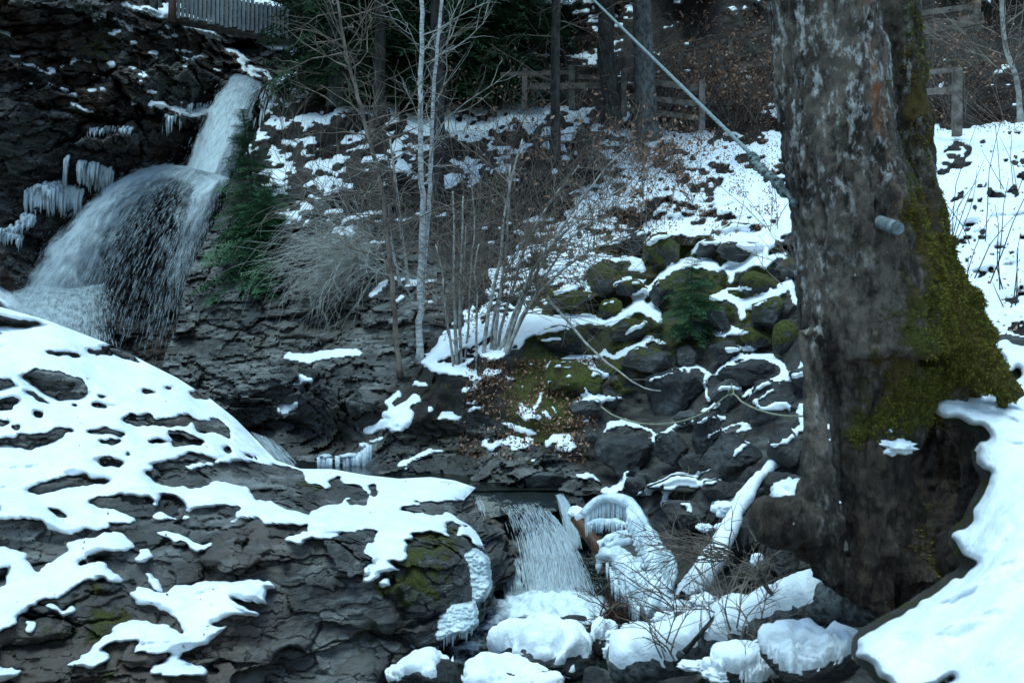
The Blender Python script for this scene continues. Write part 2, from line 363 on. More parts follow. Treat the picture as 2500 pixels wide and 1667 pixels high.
ROCKS = [c5(*p) for p in [
    [(-200, 110), (0, 120), (60, 125), (180, 155), (80, 165), (0, 160), (-200, 150)], [(-60, 185), (20, 195), (-60, 203)],
    [(145, 255), (200, 248), (300, 265), (350, 285), (280, 275), (200, 265)], [(330, 240), (420, 255), (450, 277), (350, 255)],
    [(370, 230), (440, 233), (530, 275), (575, 302), (500, 287), (430, 258)], [(85, 350), (130, 325), (220, 335), (330, 370), (355, 425), (240, 455), (180, 420), (110, 385)],
    [(-80, 365), (50, 365), (70, 400), (-80, 410)], [(75, 403), (150, 430), (200, 462), (130, 444)], [(-100, 440), (70, 440), (40, 490), (-100, 492)],
    [(120, 493), (160, 488), (172, 517), (120, 517)], [(-60, 522), (35, 530), (30, 547), (-60, 547)], [(52, 545), (92, 550), (75, 572)],
    [(-150, 610), (0, 605), (90, 580), (180, 575), (210, 555), (295, 565), (240, 600), (130, 640), (40, 625), (-150, 650)],
    [(285, 460), (320, 454), (300, 470)], [(365, 463), (425, 463), (425, 482), (365, 477)], [(380, 428), (432, 436), (400, 444)],
    [(555, 427), (570, 403), (617, 415), (600, 427)], [(625, 390), (687, 390), (670, 404)], [(740, 413), (790, 413), (840, 447), (770, 437)],
    [(485, 540), (520, 503), (590, 503), (600, 527), (740, 510), (760, 540), (740, 560), (600, 547), (520, 547)],
    [(760, 523), (850, 530), (922, 570), (917, 612), (860, 575), (790, 572), (765, 552)], [(330, 570), (420, 560), (502, 580), (480, 597), (400, 580)],
    [(360, 612), (480, 600), (492, 615), (440, 630)], [(585, 603), (700, 603), (690, 617), (600, 614)], [(660, 563), (700, 570), (822, 605), (790, 627), (690, 637), (700, 600)],
    [(780, 635), (832, 626), (825, 647)], [(885, 633), (912, 630), (922, 662), (895, 657)], [(465, 658), (517, 653), (510, 667)],
    [(380, 690), (430, 675), (502, 690), (470, 714), (400, 712)], [(570, 705), (640, 692), (700, 680), (760, 658), (840, 680), (900, 675), (830, 697), (720, 704), (640, 700)],
    [(565, 735), (640, 700), (720, 710), (760, 725), (870, 700), (1000, 695), (1050, 700), (1190, 730), (1297, 830), (1200, 890), (1080, 855), (1000, 840), (980, 810), (1010, 780), (980, 760), (840, 770), (780, 800), (660, 790), (600, 765)],
    [(955, 658), (1050, 680), (1000, 687)], [(110, 800), (180, 770), (340, 742), (350, 760), (440, 765), (420, 780), (260, 795), (150, 825)],
    [(-150, 880), (-60, 870), (0, 880), (20, 890), (-40, 905), (-150, 910)],
    [(340, 840), (400, 820), (520, 820), (590, 835), (610, 870), (650, 825), (720, 840), (740, 880), (700, 910), (650, 895), (600, 900), (560, 915), (520, 905), (460, 885), (380, 870)],
    [(185, 873), (232, 885), (272, 905), (230, 917)],
    [(-560, 930), (-300, 900), (0, 920), (100, 908), (160, 930), (180, 965), (270, 985), (330, 960), (390, 968), (450, 952), (410, 940), (520, 935), (560, 895), (610, 905), (740, 890), (870, 866), (960, 870), (1080, 858), (1297, 850), (1990, 850), (1990, 1800), (-560, 1800)],
    [(700, 735), (1500, 735), (1500, 860), (1080, 858), (980, 800)]]]
for p in ROCKS: rock |= in_poly(wu_, wv_, p)
SNOWS = [c5(*p) for p in [
    [(260, 1020), (330, 995), (420, 975), (490, 980), (532, 1025), (500, 1047), (400, 1052), (330, 1062), (330, 1070), (290, 1102), (400, 1090), (492, 1162), (470, 1174), (400, 1150), (330, 1170), (240, 1228), (150, 1240), (110, 1270), (60, 1320), (75, 1342), (0, 1362), (-180, 1380), (-180, 1200), (0, 1205), (25, 1180), (20, 1120), (60, 1085), (100, 1102), (125, 1110), (160, 1135), (200, 1100), (260, 1050), (250, 1035)],
    [(-200, 1040), (0, 1035), (60, 1040), (110, 1050), (122, 1110), (100, 1105), (60, 1085), (20, 1110), (-200, 1120)],
    [(540, 1040), (575, 1038), (627, 1070), (590, 1094), (537, 1094)], [(590, 966), (640, 963), (700, 978), (760, 1010), (882, 1003), (850, 1027), (740, 1050), (730, 1020)],
    [(593, 912), (640, 902), (700, 918), (772, 898), (740, 922), (640, 927), (605, 922)],
    [(505, 1205), (550, 1200), (545, 1180), (600, 1195), (650, 1215), (690, 1180), (780, 1170), (900, 1160), (960, 1155), (1070, 1160), (1082, 1185), (1040, 1252), (970, 1240), (920, 1235), (1017, 1290), (1017, 1307), (930, 1297), (830, 1330), (902, 1340), (850, 1380), (830, 1420), (720, 1445), (700, 1470), (760, 1490), (822, 1500), (815, 1532), (700, 1542), (588, 1537), (600, 1510), (660, 1465), (650, 1447), (518, 1447), (540, 1400), (440, 1400), (400, 1430), (445, 1470), (400, 1492), (350, 1507), (263, 1502), (350, 1440), (360, 1410), (430, 1370), (480, 1335), (560, 1323), (650, 1338), (720, 1375), (730, 1340), (690, 1312), (620, 1260), (530, 1252)],
    [(573, 1133), (602, 1133), (648, 1207), (610, 1192)], [(162, 1265), (210, 1253), (240, 1288), (290, 1248), (298, 1277), (240, 1308), (215, 1277)],
    [(93, 1323), (132, 1328), (137, 1372), (98, 1372)], [(-150, 1500), (0, 1500), (77, 1515), (60, 1542), (0, 1567), (-150, 1570)],
    [(1113, 1012), (1190, 963), (1227, 975), (1190, 1010), (1192, 1032), (1150, 1017)], [(913, 925), (980, 868), (1080, 858), (1200, 898), (1217, 942), (1130, 937), (1040, 942), (1050, 910), (1000, 922), (950, 922), (930, 937)]]] + \
    [c6(*p) for p in [
    [(60, 688), (190, 670), (300, 695), (420, 712), (340, 747), (370, 790), (430, 808), (540, 813), (552, 827), (470, 832), (460, 852), (580, 863), (680, 858), (730, 888), (800, 960), (808, 1000), (790, 1012), (760, 962), (703, 947), (720, 910), (700, 892), (670, 902), (660, 957), (620, 942), (520, 947), (540, 992), (490, 967), (500, 1000), (490, 1042), (440, 1060), (472, 1100), (410, 1107), (380, 1122), (330, 1150), (303, 1177), (330, 1090), (370, 1070), (350, 1042), (323, 1030), (380, 930), (350, 922), (240, 942), (190, 972), (93, 967), (88, 850), (200, 818), (330, 828), (350, 790), (300, 752), (240, 742), (220, 702), (170, 722), (160, 757), (110, 732), (80, 722)],
    [(468, 722), (530, 698), (650, 712), (785, 745), (770, 762), (700, 747), (690, 772), (640, 777), (550, 747), (500, 782), (510, 737)],
    [(223, 817), (267, 783), (255, 822)], [(383, 1145), (432, 1128), (442, 1162), (400, 1182)], [(0, 850), (60, 860), (92, 900), (20, 907), (0, 900)], [(0, 960), (80, 935), (97, 965), (60, 1002), (30, 987), (0, 987)]]]
for p in SNOWS: rock &= ~in_poly(wu_, wv_, p)
rock |= (n2(U, V, 30, 9) > 1.02) & (V > 760)
L0 = rbf([(-650, 1700, 4.5), (-650, 1250, 6.3), (-650, 1000, 8.2), (-650, 650, 12.4), (-330, 1750, 4.5), (-250, 1600, 4.8), (300, 1750, 4.5), (700, 1750, 4.9), (940, 1700, 5.2), (0, 1500, 5.2), (400, 1500, 5.3), (800, 1500, 5.6), (1050, 1560, 5.9),
          (-300, 1250, 6.5), (0, 1250, 6.5), (400, 1250, 6.7), (800, 1290, 6.4), (1100, 1350, 6.5), (1180, 1400, 6.7), (-300, 1000, 8.4), (0, 1000, 8.6), (300, 1000, 8.9), (500, 1100, 8.3), (700, 1180, 8.0),
          (900, 1230, 7.6), (1100, 1260, 7.6), (-300, 700, 12), (0, 760, 11.5), (200, 830, 11.5), (400, 920, 10.8), (570, 1030, 10.2), (700, 1145, 9.6), (900, 1165, 9.2), (1150, 1195, 8.8)], U, V)
LA = relief(L0[::-1], V[::-1], rock[::-1], 0.13, 2.6)[::-1]
rockA = rock
DA = np.exp(LA); PA = uv2p(U, V, DA)
rsm = gblur(rock.astype(float), 1.3)
o1, j1, t1 = blocks(PA, (0.8, 0.8, 2.8), 2, 0.10); o2, j2, t2 = blocks(PA, (2.2, 2.2, 9.0), 5, 0.08); o3, j3, t3 = blocks(PA, (6, 6, 24), 8, 0.08)
DA = DA - rsm * (0.13 * o1 + 0.055 * o2 + 0.016 * o3 - 0.10 * j1 - 0.045 * j2 - 0.015 * j3 + 0.06 * fbm(PA * 1.5, 4) + 0.02 * fbm(PA * 9, 3)) - 0.015 * rsm
toneA = 0.40 * t1 + 0.35 * t2 + 0.25 * t3
edge = np.clip((S - 0.94) / 0.06, 0, 1); DA = DA + 0.35 * edge ** 3 * (S > 0.94)
PA = uv2p(U, V, DA)
def curl_rows(P, k, dy, dz):            # carries the sheet over its crest
    out = [P]
    for i in range(1, k + 1): out.append(P[-1:] + np.array([0, dy * i, -dz * i ** 1.5]))
    return np.concatenate(out, 0)
PAx = curl_rows(PA, 8, 0.14, 0.05)
PAx = np.concatenate([PAx] + [PAx[:, -1:] + np.array([0.02 * i, 0.14 * i ** 1.2, -0.01 * i]) for i in range(1, 9)], 1)
q_ = PAx[:, nu - 2:]; o1, j1, t1 = blocks(q_, (1.2, 1.6, 2.8), 2, 0.1); o2, j2, t2 = blocks(q_, (4, 4, 9), 5, 0.1); w_ = np.clip(np.arange(q_.shape[1]) / 3.0, 0, 1)[None]
q_[..., 0] += w_ * (0.06 * o1 - 0.08 * j1 + 0.03 * o2 - 0.03 * j2 + 0.05 * fbm(q_ * 3, 4)); q_[..., 1] += w_ * 0.05 * fbm(q_ * 3 + 7, 3); q_[..., 2] += w_ * 0.05 * fbm(q_ * 3 + 11, 3)
mo = sst(n2(U, V, 130, 21), 0.25, 0.9) * 0.6 * (V > 1150) + 0.55 * in_poly(U, V, c6((500, 950), (700, 900), (760, 960), (640, 1250), (480, 1250), (300, 1180)))
mo = gblur(mo, 4)
moA = np.pad(mo, ((0, 8), (0, 8)), 'edge')
slab = link('rock_slab', make_mesh('rock_slab', PAx.reshape(-1, 3), quads(*PAx.shape[:2]), {'moss': moA, 'litter': 0 * moA, 'tone': np.pad(toneA, ((0, 8), (0, 8)), 'edge')}, False), M['slab'])
tag(slab, 'layered grey rock slab under snow patches, left foreground', 'rock', kind='structure')
PS = np.pad(U, ((0, 6), (0, 0)), 'edge')
snow_sheet('snow_cover', U, V, DA, ~rock, 0.06, 'snow lying in patches on the layered slab at left', 0.5, 0.5)

# ---------------------------------------------------------------- dark gorge cliff at upper left
nu, nv = 390, 400
U, V = np.meshgrid(np.linspace(-700, 790, nu), np.linspace(960, -450, nv))
L0 = rbf([(-700, 0, 16.5), (-700, 600, 14.5), (-700, -450, 21), (-300, 0, 18.5), (0, 0, 20), (250, 0, 21.5), (430, 60, 24), (560, 120, 26), (640, 0, 31), (760, 0, 32), (600, 185, 25.5), (700, 230, 26), (0, 400, 19.5), (250, 400, 21), (450, 330, 23), (480, 420, 24.2), (560, 330, 25), (600, 260, 25.5),
          (-250, 650, 17.5), (0, 650, 18.5), (130, 600, 20.5), (300, 500, 22.5), (400, 800, 22), (100, 760, 19.5), (450, 650, 23), (760, 400, 25), (760, 900, 22), (0, 950, 17), (400, 950, 20), (-300, -450, 24), (300, -450, 28), (790, -450, 45), (600, -200, 38)], U, V)
L0 = gblur(L0, 3)
P = uv2p(U, V, np.exp(L0))
wu_ = U + 6 * n2(U, V, 34, 31) + 3 * n2(U, V, 11, 32); wv_ = V + 4 * n2(U, V, 30, 33) + 2.5 * n2(U, V, 10, 34)
sn = np.zeros(U.shape, bool)
for r in [c1((560, 15, 20), (640, 45, 30), (700, 40, 30)), c1((700, 60, 35), (800, 60, 60), (880, 90, 45), (940, 110, 30), (1010, 140, 20)), c1((830, 100, 30), (900, 130, 30), (960, 160, 25), (990, 185, 10)),
          c1((1000, 210, 12), (1060, 240, 20), (1130, 275, 12)), c1((1070, 270, 18), (1110, 310, 40), (1160, 345, 20)), c1((1130, 300, 15), (1190, 325, 18), (1225, 360, 8)), c1((1170, 190, 20), (1230, 205, 40), (1310, 205, 45), (1330, 230, 40)),
          c1((1250, 380, 26), (1300, 340, 22), (1350, 290, 14)), c1((690, 135, 8), (740, 160, 8), (820, 210, 6)), c1((790, 222, 14), (865, 235, 10)), c1((510, 140, 14), (550, 138, 10)), c1((670, 235, 18), (710, 240, 8)),
          c1((680, 455, 10), (760, 485, 22), (860, 520, 24), (900, 520, 22)), c1((870, 520, 26), (920, 500, 40), (960, 490, 30)), c1((320, 465, 12), (380, 490, 18), (415, 505, 8)), c1((390, 405, 10), (440, 410, 14)), c1((0, 145, 20), (30, 155, 14), (50, 180, 10)),
          c1((130, 380, 12), (170, 384, 8)), c1((50, 280, 10), (150, 295, 14), (180, 310, 10)), c1((270, 400, 10), (300, 405, 20)), c1((1270, 480, 40), (1340, 430, 50)), c1((1290, 570, 50), (1380, 530, 60), (1450, 540, 60), (1480, 580, 30)), c1((1240, 640, 40), (1300, 630, 20)), c1((1350, 650, 30), (1400, 620, 25)), c1((1220, 690, 40), (1250, 730, 40)),
          c1((0, 1330, 60), (50, 1370, 60), (90, 1410, 30)), c1((740, 20, 16), (830, 25, 14)), c1((1075, 10, 30), (1200, 15, 30), (1270, 30, 20))]:
    sn |= on_rib(wu_, wv_, r)
zone = in_poly(U, V, c1((380, 60), (700, 30), (900, 120), (1000, 200), (1000, 420), (700, 560), (500, 480), (250, 420), (60, 320), (0, 150), (120, 250), (300, 300), (450, 130)))
sn |= zone & (n2(U * 0.6, V * 1.5 - U * 0.35, 15, 41) > 0.62)
sn |= (V < 0) & (n2(U * 0.6, V * 1.5, 22, 42) > 0.3)
L0 = relief(L0, V, ~sn, 0.5, 5.0, 1 / 30.)
P = uv2p(U, V, np.exp(L0))
up_ = sst(V, 480, 250)       # ledgy above, smoother water-worn faces below
o1, j1, t1 = blocks(P, (0.45, 0.45, 1.3), 3, -0.3); o2, j2, t2 = blocks(P, (1.3, 1.3, 4.2), 6, -0.3); o3, j3, t3 = blocks(P, (4, 4, 10), 9, -0.3)
D = np.exp(L0) - (0.7 * up_ + 0.25) * (0.6 * o1 + 0.25 * o2 - 0.4 * j1 - 0.2 * j2) - 0.06 * o3 + 0.05 * j3 - 0.5 * fbm(P * 0.6, 4) - 0.08 * fbm(P * 4, 3)
toneB = 0.4 * t1 + 0.35 * t2 + 0.25 * t3
DB = D; P = uv2p(U, V, D)
ms = 0.5 * zone + 0.35 * in_poly(U, V, [(-300, -400), (300, -400), (250, 150), (0, 120), (-300, 200)]); ms = gblur(ms * 1.0, 6)
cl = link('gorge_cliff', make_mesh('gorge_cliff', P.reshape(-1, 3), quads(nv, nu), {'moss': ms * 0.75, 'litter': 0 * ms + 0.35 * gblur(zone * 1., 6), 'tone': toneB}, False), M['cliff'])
tag(cl, 'dark wet gorge cliff beside the tall waterfall', 'cliff', kind='structure')
snow_sheet('snow_cover', U, V, DB, sn, 0.09, 'snow on the ledges of the dark gorge cliff', 0.5, 1.2, 0.9)
UB, VB_ = U, V

# ---------------------------------------------------------------- hillside: layered cliff, boulder bank, snowy slope, wooded slope above
LEDGE = [(-450, 705), (0, 690), (200, 672), (300, 640), (352, 610), (434, 566), (515, 540), (623, 482), (694, 452), (802, 432), (860, 404), (900, 396), (1100, 396), (1800, 396)]
UR = 3500.0
us = np.concatenate([np.linspace(0, 0.69, 570, endpoint=False), np.linspace(0.69, 1, 45)])
vs = np.concatenate([np.linspace(1760, -20, 455, endpoint=False), np.linspace(-20, -560, 45)])
S, V = np.meshgrid(us, vs); ul = interp_edge(LEDGE, V); U = ul + S * (UR - ul)
HPTS = [(3500, 340, 14.5), (3500, 500, 9), (3500, 900, 4.6), (3500, 0, 23), (3500, -500, 36), (3500, 1400, 3.8), (3500, 1750, 3.4), (420, 860, 14.8), (430, 760, 16), (470, 660, 16.8), (560, 560, 17.6), (600, 960, 13.8), (800, 1000, 13.0), (700, 700, 15.4), (900, 750, 14.6), (1000, 850, 13.2), (600, 880, 14.4), (700, 560, 16.6), (900, 560, 16.4),
        (600, 1040, 14.6), (760, 1060, 14.0), (840, 1090, 12.8), (700, 1160, 11.5), (500, 1150, 12.5), (640, 330, 22.5), (700, 300, 21.5), (1000, 260, 22), (1000, 400, 19.2), (800, 420, 19.0), (1200, 300, 21), (1300, 450, 17.5), (1180, 560, 16.2), (1050, 680, 14.8),
        (1150, 900, 11.4), (1060, 830, 12.4), (980, 930, 11.8), (900, 1000, 11.6), (1000, 1000, 11.1), (900, 1060, 11.8), (1100, 1060, 11.0), (1000, 1110, 10.4), (1300, 760, 12.6), (1350, 650, 14), (1450, 560, 15.3),
        (1300, 900, 11.1), (1250, 1000, 10.4), (1300, 1080, 9.9), (1180, 1140, 10.0), (900, 1150, 10.1), (1000, 1172, 9.8), (1200, 1172, 9.45), (1200, 1190, 9.5), (1350, 1160, 9.2), (1420, 1190, 8.7), (1000, 1200, 9.9), (1100, 1195, 9.7),
        (1150, 1225, 9.0), (1250, 1222, 8.8), (1350, 1215, 8.75), (1200, 1300, 8.6), (1330, 1300, 8.5), (1250, 1400, 8.25), (1350, 1400, 8.2), (1250, 1470, 8.1), (1400, 1470, 8.0), (1200, 1560, 7.2), (1300, 1560, 7.0), (1050, 1600, 7.0), (1100, 1700, 6.2), (1300, 1700, 6.0), (1000, 1400, 8.6), (900, 1500, 8), (900, 1700, 7),
        (1480, 1300, 8.3), (1450, 1380, 8.1), (1500, 1480, 7.6), (1500, 1600, 6.7), (1500, 1150, 9.2), (1500, 1000, 10), (1700, 1150, 8.4), (1900, 1150, 7.4), (1650, 1300, 7.8), (1800, 1300, 7.0), (1900, 1400, 6.2), (1700, 1420, 6.8), (1600, 1530, 6.3), (1750, 1600, 5.4), (1900, 1550, 5.4), (1700, 1740, 4.8), (2000, 1740, 4.6),
        (1600, 850, 11.2), (1600, 700, 12.6), (1900, 700, 11.4), (1900, 900, 9.4), (1600, 580, 14.6), (1900, 500, 14.6), (1800, 400, 17), (1700, 330, 19), (1900, 325, 18.5), (1500, 330, 20), (1300, 270, 22),
        (2300, 335, 17.5), (2500, 335, 17), (2300, 500, 13), (2500, 500, 12), (2300, 650, 10), (2500, 650, 9), (2400, 800, 7.2), (2500, 900, 5.6), (2300, 900, 6.3), (2850, 500, 10.5), (2850, 900, 5), (2500, 1200, 4.6), (2300, 1200, 5.4), (2100, 1300, 6), (2200, 1500, 5), (2850, 1400, 4.2), (2850, 340, 16),
        (1800, 290, 20.3), (2400, 300, 18.6), (1300, 245, 23.5), (1000, 235, 24), (1800, 200, 22), (1800, 0, 25.5), (2400, 200, 20.5), (2400, 0, 24.5), (1300, 100, 26.5), (1300, -100, 31), (1000, 100, 27.5), (750, 100, 30), (750, 0, 33), (2850, 0, 24), (700, -500, 52), (1500, -500, 44), (2300, -500, 38), (2850, -500, 38)]
L0 = rbf(HPTS, U[::4, ::4], V[::4, ::4])
def upsample(a, shape):
    r = np.linspace(0, 1, a.shape[0]); c = np.linspace(0, 1, a.shape[1])
    R = np.minimum(np.arange(shape[0]) / 4.0, a.shape[0] - 1.0001); C = np.minimum(np.arange(shape[1]) / 4.0, a.shape[1] - 1.0001)
    i = R.astype(int); j = C.astype(int); fi = (R - i)[:, None]; fj = (C - j)[None]
    return (a[i][:, j] * (1 - fi) + a[i + 1][:, j] * fi) * (1 - fj) + (a[i][:, j + 1] * (1 - fi) + a[i + 1][:, j + 1] * fi) * fj
L0 = gblur(upsample(L0, U.shape), 2)
hsn = np.zeros(U.shape, bool)
wu_ = U + 6 * n2(U, V, 34, 51) + 3.5 * n2(U, V, 11, 52); wv_ = V + 4 * n2(U, V, 30, 53) + 2.8 * n2(U, V, 10, 54)
RIBS = [c7(*r) for r in [
    [(-60, 690, 60), (100, 640, 60), (290, 615, 45), (400, 580, 50), (480, 610, 40), (560, 560, 40), (640, 520, 70), (720, 540, 80), (755, 590, 40)],
    [(640, 480, 60), (720, 420, 35), (760, 370, 25), (830, 320, 40), (900, 300, 60), (1000, 300, 60), (1050, 320, 40)],
    [(930, 240, 25), (965, 190, 20), (1050, 190, 25), (1160, 150, 25), (1190, 140, 50), (1250, 170, 50), (1310, 180, 50), (1380, 150, 30), (1420, 130, 25)],
    [(1310, 200, 60), (1280, 260, 60), (1190, 310, 50), (1110, 320, 60), (1120, 390, 35)], [(1290, 300, 50), (1340, 270, 40), (1400, 240, 20)],
    [(1020, 480, 50), (1090, 470, 40), (1150, 500, 40), (1210, 510, 50), (1290, 470, 40), (1370, 430, 50), (1430, 400, 50), (1450, 500, 30)], [(1170, 530, 40), (1180, 580, 25)],
    [(1040, 460, 20), (1130, 430, 15), (1210, 430, 20)], [(580, 660, 12), (620, 630, 25), (690, 600, 20)],
    [(250, 795, 25), (310, 770, 25), (380, 775, 25), (440, 770, 25), (480, 745, 30), (520, 780, 20), (580, 750, 30), (640, 715, 30), (700, 690, 35), (790, 705, 15)], [(400, 800, 25), (430, 850, 25), (470, 870, 25)],
    [(690, 920, 8), (740, 880, 15), (830, 855, 15), (900, 835, 20), (950, 830, 20), (1000, 860, 30), (990, 920, 20), (1000, 990, 25)],
    [(1020, 870, 15), (1090, 830, 25), (1150, 780, 30), (1230, 770, 30), (1310, 770, 40), (1370, 820, 40), (1395, 870, 40), (1300, 910, 30), (1200, 960, 25), (1180, 980, 15)], [(1390, 880, 40), (1470, 865, 30)],
    [(1110, 740, 30), (1180, 730, 30), (1230, 730, 30)], [(1020, 670, 20), (1080, 660, 40), (1140, 640, 40), (1200, 655, 15)], [(340, 1000, 10), (400, 980, 40), (460, 990, 45), (570, 985, 12)],
    [(1040, 950, 12), (1090, 930, 25), (1160, 935, 20)], [(990, 1050, 20), (1040, 1020, 25), (1060, 1010, 20)], [(1235, 1000, 15), (1290, 965, 15), (1340, 945, 15)], [(1240, 1010, 25), (1290, 1040, 25), (1350, 1020, 40), (1410, 1030, 45), (1420, 1050, 20)],
    [(470, 1160, 15), (510, 1110, 35), (570, 1110, 35), (650, 1130, 25), (720, 1160, 15), (720, 1200, 40), (770, 1160, 20), (830, 1130, 20), (950, 1110, 20), (1020, 1085, 15), (1080, 1090, 20)],
    [(1000, 1190, 10), (1060, 1150, 12), (1130, 1130, 20), (1190, 1120, 20), (1215, 1140, 25), (1160, 1160, 20)], [(1330, 1220, 25), (1370, 1215, 20), (1420, 1200, 35), (1450, 1150, 30), (1500, 1110, 25)], [(1130, 1290, 15), (1160, 1250, 30), (1200, 1210, 12)],
    [(460, 1450, 30), (510, 1465, 40), (545, 1440, 40), (570, 1370, 20), (600, 1355, 15)], [(640, 1480, 20), (700, 1460, 40), (760, 1420, 30), (850, 1380, 40), (920, 1390, 30), (1000, 1345, 12)], [(770, 1520, 35), (790, 1450, 40), (850, 1410, 40), (930, 1420, 40), (1060, 1405, 18)],
    [(1060, 1540, 70), (1130, 1530, 70), (1200, 1500, 60)], [(1420, 1500, 60), (1470, 1430, 50), (1500, 1380, 30), (1460, 1520, 60)], [(870, 1530, 20), (900, 1520, 25), (910, 1560, 25)], [(820, 1525, 15)],
    [(30, 1050, 40), (80, 1070, 50), (130, 1080, 25)], [(150, 1050, 25), (190, 1080, 25)], [(0, 1130, 30), (60, 1150, 30), (120, 1165, 20)], [(180, 1220, 40), (230, 1190, 40), (270, 1180, 35), (310, 1230, 40), (250, 1240, 40)], [(-50, 1215, 30), (0, 1210, 60), (50, 1220, 50), (80, 1200, 30)], [(110, 1300, 25)], [(140, 990, 25), (150, 960, 15)], [(200, 1040, 20), (230, 1060, 15)], [(340, 1380, 20), (400, 1390, 35), (440, 1405, 15)],
    [(700, 190, 40), (760, 150, 50), (850, 130, 50), (930, 150, 35), (1000, 110, 40)], [(870, 90, 60), (760, 100, 50), (690, 110, 40)], [(560, 170, 50), (500, 200, 30)], [(620, 280, 40), (660, 320, 50), (600, 330, 30)], [(410, 290, 40), (470, 265, 30), (560, 280, 30), (610, 290, 25)],
    [(520, 410, 20), (560, 385, 25), (600, 375, 20)], [(610, 400, 15), (680, 380, 15)], [(210, 460, 20), (300, 430, 20), (370, 400, 25), (390, 430, 20), (405, 470, 15)], [(470, 515, 15), (515, 490, 18)], [(160, 700, 25), (200, 690, 20), (240, 695, 20)],
    [(250, 340, 15), (330, 310, 15), (400, 280, 12)], [(200, 420, 12), (280, 380, 12)]]] + \
    [c6(*r) for r in [
    [(580, 230, 30), (640, 190, 70), (700, 150, 90), (800, 110, 70), (900, 70, 60), (1000, 45, 60), (1100, 60, 50), (1250, 50, 50)], [(610, 250, 40), (680, 260, 50), (740, 270, 40)], [(770, 270, 40), (785, 310, 30), (810, 300, 20)], [(830, 270, 40), (890, 270, 20)], [(740, 345, 20), (790, 342, 22)], [(540, 325, 15), (580, 325, 20)],
    [(335, 522, 30), (420, 490, 40), (480, 460, 50), (520, 440, 30), (500, 495, 24), (430, 515, 20)], [(400, 455, 20), (460, 430, 35), (540, 380, 36)], [(470, 360, 30), (420, 390, 20), (430, 410, 25)], [(640, 460, 30), (690, 450, 40), (730, 465, 20)], [(600, 430, 25)],
    [(470, 655, 26), (520, 630, 24), (580, 605, 26), (660, 605, 12)], [(500, 672, 18)], [(0, 210, 30), (80, 215, 40), (160, 200, 40), (250, 190, 40), (310, 195, 22)], [(60, 290, 30), (100, 310, 22)], [(-20, 430, 40), (40, 410, 26)], [(0, 325, 8), (60, 315, 8), (100, 295, 8)],
    [(860, 580, 20), (930, 560, 36), (990, 580, 36), (950, 592, 24)], [(910, 480, 15), (960, 500, 25), (1030, 525, 22)], [(960, 400, 16), (1000, 450, 34), (1050, 390, 16)], [(350, 560, 16), (405, 550, 14)]]] + \
    [c2(*r) for r in [
    [(280, 885, 20), (370, 860, 30), (430, 870, 25), (510, 900, 15)], [(370, 1020, 15), (420, 1010, 25), (460, 1010, 20)], [(470, 1055, 20), (560, 1030, 35), (640, 1015, 20)], [(240, 570, 30), (330, 560, 40), (400, 590, 40)], [(180, 680, 30), (230, 690, 24)], [(130, 720, 30), (150, 770, 30)], [(290, 690, 30), (310, 660, 20)], [(560, 770, 30), (610, 760, 40), (660, 750, 30)],
    [(950, 510, 12), (1100, 520, 20), (1250, 520, 22), (1450, 530, 36)], [(560, 520, 40), (600, 540, 40)], [(700, 510, 50), (720, 580, 30)], [(740, 780, 40), (780, 800, 40)], [(410, 1160, 18), (440, 1155, 14)], [(570, 1170, 10), (660, 1155, 12)], [(600, 1420, 20), (640, 1380, 30), (680, 1350, 20)], [(720, 1340, 24), (800, 1350, 20), (920, 1340, 16)], [(720, 1440, 30), (750, 1420, 30)], [(1280, 1110, 20), (1320, 1120, 16)], [(1340, 1060, 16), (1400, 1050, 24), (1460, 1045, 12)], [(1240, 1230, 16), (1360, 1225, 18)]]]
for r in RIBS: hsn |= on_rib(wu_, wv_, r)
# speckled snow: coverage field times streaky noise
cov = np.full(U.shape, -9.0)
def cover(poly, c):
    global cov; m = in_poly(U + 26 * n2(U, V, 90, 81), V + 13 * n2(U, V, 60, 82), poly); cov = np.where(m, c, cov)
cover([(640, 250), (1560, 240), (1560, 420), (1400, 520), (1150, 600), (640, 560)], -0.10)
cover([(880, 500), (1330, 430), (1330, 640), (1000, 760), (880, 700)], -0.55)
cover([(1000, 255), (1560, 255), (1560, 330), (1000, 330)], 0.16)
cover([(1300, 560), (1500, 400), (1600, 320), (1900, 320), (1900, 640), (1650, 560), (1450, 600), (1400, 700), (1200, 900), (1020, 890), (1100, 800)], 0.22)
cover(c3((900, 620), (1470, 640), (1480, 760), (1200, 850), (900, 760)), 0.30)
cover(c3((1130, 960), (1250, 850), (1480, 800), (1520, 1000), (1420, 1060), (1200, 1010)), 1.2)
cover([(1880, 320), (2240, 305), (2260, 900), (2100, 700), (1880, 560)], 0.42)
cover([(1960, 560), (2100, 700), (2280, 900), (2250, 1300), (1960, 1200)], 0.02)
cover([(2180, 300), (3600, 300), (3600, 1300), (2300, 1100), (2200, 700)], 0.56)
cover([(2180, 300), (3600, 300), (3600, 400), (2180, 400)], 0.30)
cover([(1150, 880), (1480, 880), (1440, 1140), (1120, 1120)], -0.42)
cover([(640, -600), (3600, -600), (3600, 235), (1950, 290), (1500, 240), (640, 240)], -0.42)
cover([(1150, 0), (1600, 0), (1600, 190), (1150, 190)], -0.12)
cover([(600, 200), (760, 200), (760, 430), (600, 430)], 0.0)
spn = n2(U * 0.42, V * 1.35, 8, 61, 3) * 0.80 + n2(U * 0.7, V * 1.2, 40, 62, 3) * 0.5
hsn |= (spn + cov > 0.12) & (cov > -5)
hsn |= (V < -20) & (n2(U * 0.6, V, 40, 66) > 0.45)
